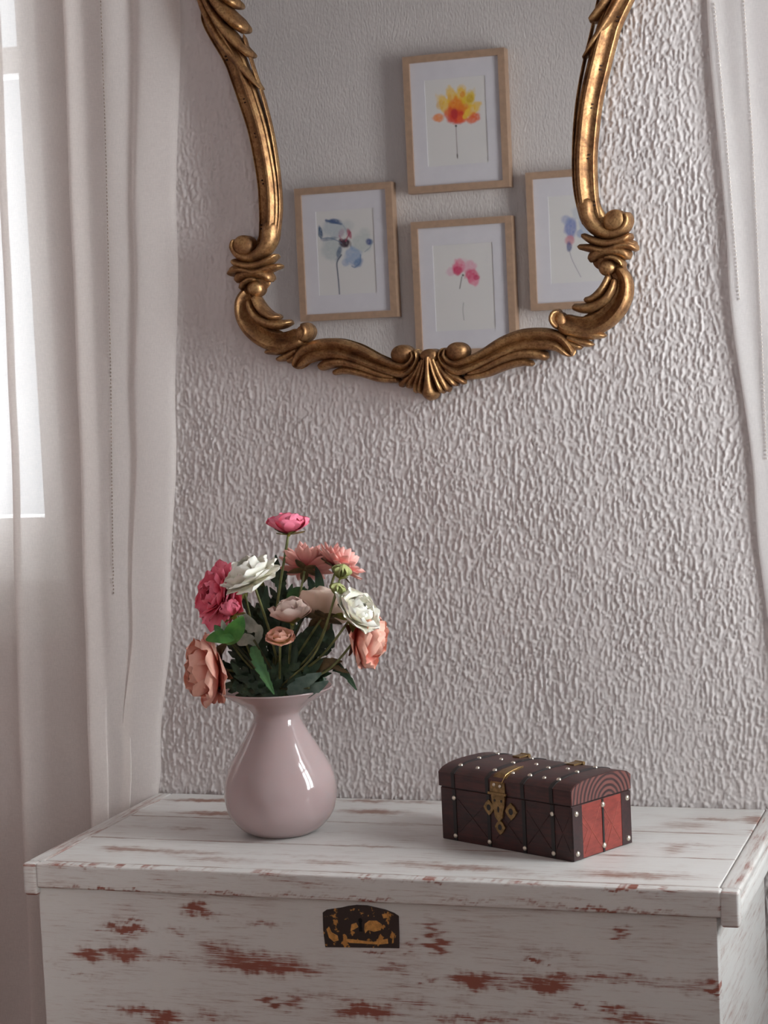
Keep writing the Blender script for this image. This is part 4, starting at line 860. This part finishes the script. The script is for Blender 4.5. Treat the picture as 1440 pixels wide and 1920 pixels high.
flower('tiny open pale pink flower with a yellow green middle', 'artificial_ranunculus', 525, 1193, .066, ax(.05, .90, .38), .0215, 'tiny', 'olive', [(5, 16, .9, .7), (5, 44, 1.2, .9), (6, 70, 1.2, .95)], 4, None, 13, .5, .0016)
# two green buds on thin stems
for k, (px, py, s_, lab) in enumerate(((640, 1076, .0100, 'round green flower bud, the upper of two'), (632, 1108, .0088, 'small yellow green flower bud just under the round green one'))):
    flower(lab, 'artificial_ranunculus', px, py, .056, ax(.30, .92, .05), s_*1.9, 'bud', 'olive', [(4, 2, 1.3, .95), (5, 10, 1.5, .9)], 5, (.012, 0, -.012), 20+k, .55, .0013, 1.0, group='green buds in the pink vase')
# foliage
S = dict
def lobed(root, pts, hw, m='dark', n=3):
    """a cut leaf: a long middle blade with pairs of shorter toothed lobes"""
    P = [np.array((p[0], p[1], p[2] if len(p) > 2 else 0), float) for p in pts]; C = catmull(P, 21)
    parts = [leaf_vf(W3(pts), hw*.52*.000705, .35, 5, .2, pw=.8)]
    for k in range(n):
        i = 3+int(k*12/n); c_ = C[i]; t = C[i+3]-C[i]; t = t[:2]/(np.linalg.norm(t[:2])+1e-9)
        for sgn in (-1, 1):
            nn = np.array([-t[1], t[0]])*sgn; L = hw*(1.15-.22*k); e = c_[:2]+t*L*.95+nn*L*.85; q = c_[:2]+t*L*.35+nn*L*.55
            parts.append(leaf_vf(W3([(c_[0], c_[1], c_[2]), (q[0], q[1], c_[2]+.003), (e[0], e[1], c_[2]-.002)]), hw*.33*.000705, .3, 3, .15, pw=.75, nu=5))
    v_, f_ = join([(p[0], p[1]) for p in parts]); put(O('leaf', mesh('leaf', v_, f_, ML[m])), root)
def lspray(label, tipx, tipy, yo, k, lob, plain=()):
    root = empty('leafy_stem', (VC[0], VC[1], VC[2]+.02)); tag(root, label, 'foliage', 'leafy stems in the pink vase')
    stem_of(root, at(tipx, tipy, VC[1]-yo), None, .0016, M_stem2)
    for l in lob: lobed(root, *l)
    for l in plain: leaf(root, *l[0:2], **l[2])
    return root
lspray('leafy stem with dark lobed leaves behind the cream white bloom', 505, 1150, -.03, 30,
    [([(548, 1222, -.03), (522, 1172, -.03), (497, 1125, -.03), (482, 1072, -.03)], 30), ([(520, 1215, -.02), (497, 1180, -.02), (470, 1145, -.018), (452, 1118, -.018)], 26), ([(533, 1140, -.03), (527, 1100, -.028), (520, 1070, -.028), (517, 1040, -.025)], 22, 'dark', 2), ([(540, 1215, -.03), (538, 1170, -.03), (532, 1140, -.03), (540, 1105, -.03)], 22)])
lspray('leafy stem with dark leaves in front of the coral blooms', 585, 1120, -.03, 31,
    [([(560, 1170, -.03), (572, 1135, -.03), (585, 1105, -.03), (576, 1076, -.03)], 22, 'dark', 2), ([(565, 1262, -.01), (590, 1222, -.008), (612, 1198, -.005), (622, 1168, -.005)], 26)],
    [([(598, 1140, -.015), (600, 1115, -.015), (598, 1085, -.015), (592, 1062, -.015)], 9, S()), ([(540, 1130, -.02), (552, 1116, -.02), (568, 1112, -.02), (590, 1120, -.02)], 13, S(m='mid')), ([(560, 1215, .0), (590, 1190, .0), (610, 1188, .0), (625, 1215, .0)], 20, S())])
spray('fresh green rounded leaves at the left over the peach bloom', 425, 1190, .04, [
    ([(440, 1200, .055), (425, 1196, .058), (408, 1194, .06), (386, 1200, .06)], 12, S(m='bright', pw=1.1)), ([(425, 1208, .05), (434, 1192, .055), (446, 1174, .056), (455, 1155, .055)], 17, S(m='bright', pw=.9)),
    ([(422, 1194, .052), (410, 1182, .055), (402, 1172, .055)], 7, S(m='mid')), ([(425, 1190, .05), (420, 1176, .052), (416, 1162, .055)], 6, S(m='grey')), ([(424, 1192, .055), (430, 1180, .058), (428, 1168, .058)], 4, S(m='grey'))], 32)
lspray('cluster of dark leaves filling the vase mouth at the left', 455, 1215, .0, 33,
    [([(505, 1306, .0), (462, 1284, .0), (425, 1252, .005), (398, 1236, .005)], 28), ([(500, 1306, .02), (465, 1296, .02), (432, 1285, .025), (408, 1292, .03)], 20), ([(495, 1306, -.01), (472, 1265, -.01), (450, 1232, -.01), (432, 1200, -.01)], 28), ([(510, 1306, -.01), (503, 1265, -.01), (485, 1225, -.01), (470, 1195, -.01)], 26), ([(522, 1306, -.02), (520, 1262, -.02), (512, 1225, -.02), (500, 1190, -.02)], 26), ([(500, 1300, .01), (478, 1280, .015), (450, 1262, .02), (432, 1240, .02)], 22)],
    [([(425, 1205, .02), (406, 1228, .025), (399, 1262, .03), (404, 1300, .035)], 10, S(m='brown'))])
lspray('cluster of dark leaves in the middle of the vase mouth', 520, 1230, .012, 37,
    [([(522, 1306, .015), (505, 1275, .018), (490, 1245, .018), (478, 1212, .018)], 26), ([(528, 1306, .012), (530, 1270, .014), (548, 1240, .014), (556, 1205, .012)], 26), ([(535, 1306, .015), (562, 1282, .018), (585, 1258, .018), (606, 1236, .016)], 22), ([(515, 1306, .02), (490, 1292, .022), (462, 1275, .024), (438, 1268, .026)], 20), ([(500, 1230, .008), (480, 1195, .008), (458, 1170, .008), (446, 1140, .006)], 24), ([(525, 1225, .0), (510, 1180, .0), (498, 1140, .0), (500, 1098, .0)], 26), ([(590, 1230, .0), (610, 1200, .0), (622, 1176, .0)], 18, 'dark', 2), ([(548, 1260, .0), (565, 1220, .0), (590, 1190, .0), (598, 1160, .0)], 28), ([(535, 1250, -.005), (532, 1215, -.005), (536, 1180, -.005), (530, 1150, -.005)], 26), ([(470, 1240, -.005), (452, 1215, -.005), (440, 1190, -.005), (446, 1160, -.005)], 24)])
spray('long serrated green leaf hanging in front of the dark leaves', 476, 1200, .045, [
    ([(474, 1212, .055), (484, 1240, .062), (497, 1268, .064), (514, 1302, .064)], 12, S(m='mid', serr=.35, nser=6, pw=.7)), ([(452, 1160, .03), (470, 1175, .035), (485, 1185, .035), (480, 1212, .035)], 12, S(m='grey', serr=.25)),
    ([(445, 1208, .035), (458, 1200, .035), (470, 1200, .035), (485, 1214, .035)], 11, S(m='grey')), ([(442, 1140, .03), (456, 1155, .03), (474, 1168, .03), (492, 1188, .03)], 7, S(m='grey'))], 34)
lspray('cluster of dark leaves filling the vase mouth at the right', 590, 1235, -.01, 35,
    [([(530, 1306, -.02), (547, 1262, -.02), (560, 1225, -.02), (572, 1190, -.02)], 26), ([(542, 1306, -.02), (580, 1275, -.02), (605, 1252, -.02), (632, 1240, -.02)], 22), ([(548, 1306, .0), (560, 1275, .0), (575, 1245, .0), (590, 1222, .0)], 24), ([(560, 1300, -.01), (585, 1280, -.01), (605, 1266, -.01), (622, 1262, -.01)], 16)],
    [([(560, 1290, .01), (590, 1258, .012), (615, 1242, .012), (642, 1240, .012)], 12, S(m='brown', serr=.3, nser=5)), ([(585, 1272, .0), (618, 1248, .005), (646, 1262, .01), (669, 1294, .015)], 12, S(serr=.45, nser=6, pw=.6)), ([(600, 1250, .012), (625, 1250, .012), (640, 1256, .012), (655, 1262, .012)], 6, S(m='brown', serr=.4, nser=4))])
spray('blue green serrated leaf standing at the right of the vase mouth', 580, 1290, .04, [
    ([(545, 1306, .030), (558, 1290, .034), (578, 1275, .040), (603, 1262, .044)], 17, S(m='blue', serr=.3, nser=4, fold=.12, pw=.7)), ([(552, 1306, .028), (574, 1297, .032), (596, 1288, .036), (616, 1277, .040)], 13, S(m='blue', serr=.3, nser=3, fold=.12))], 36)
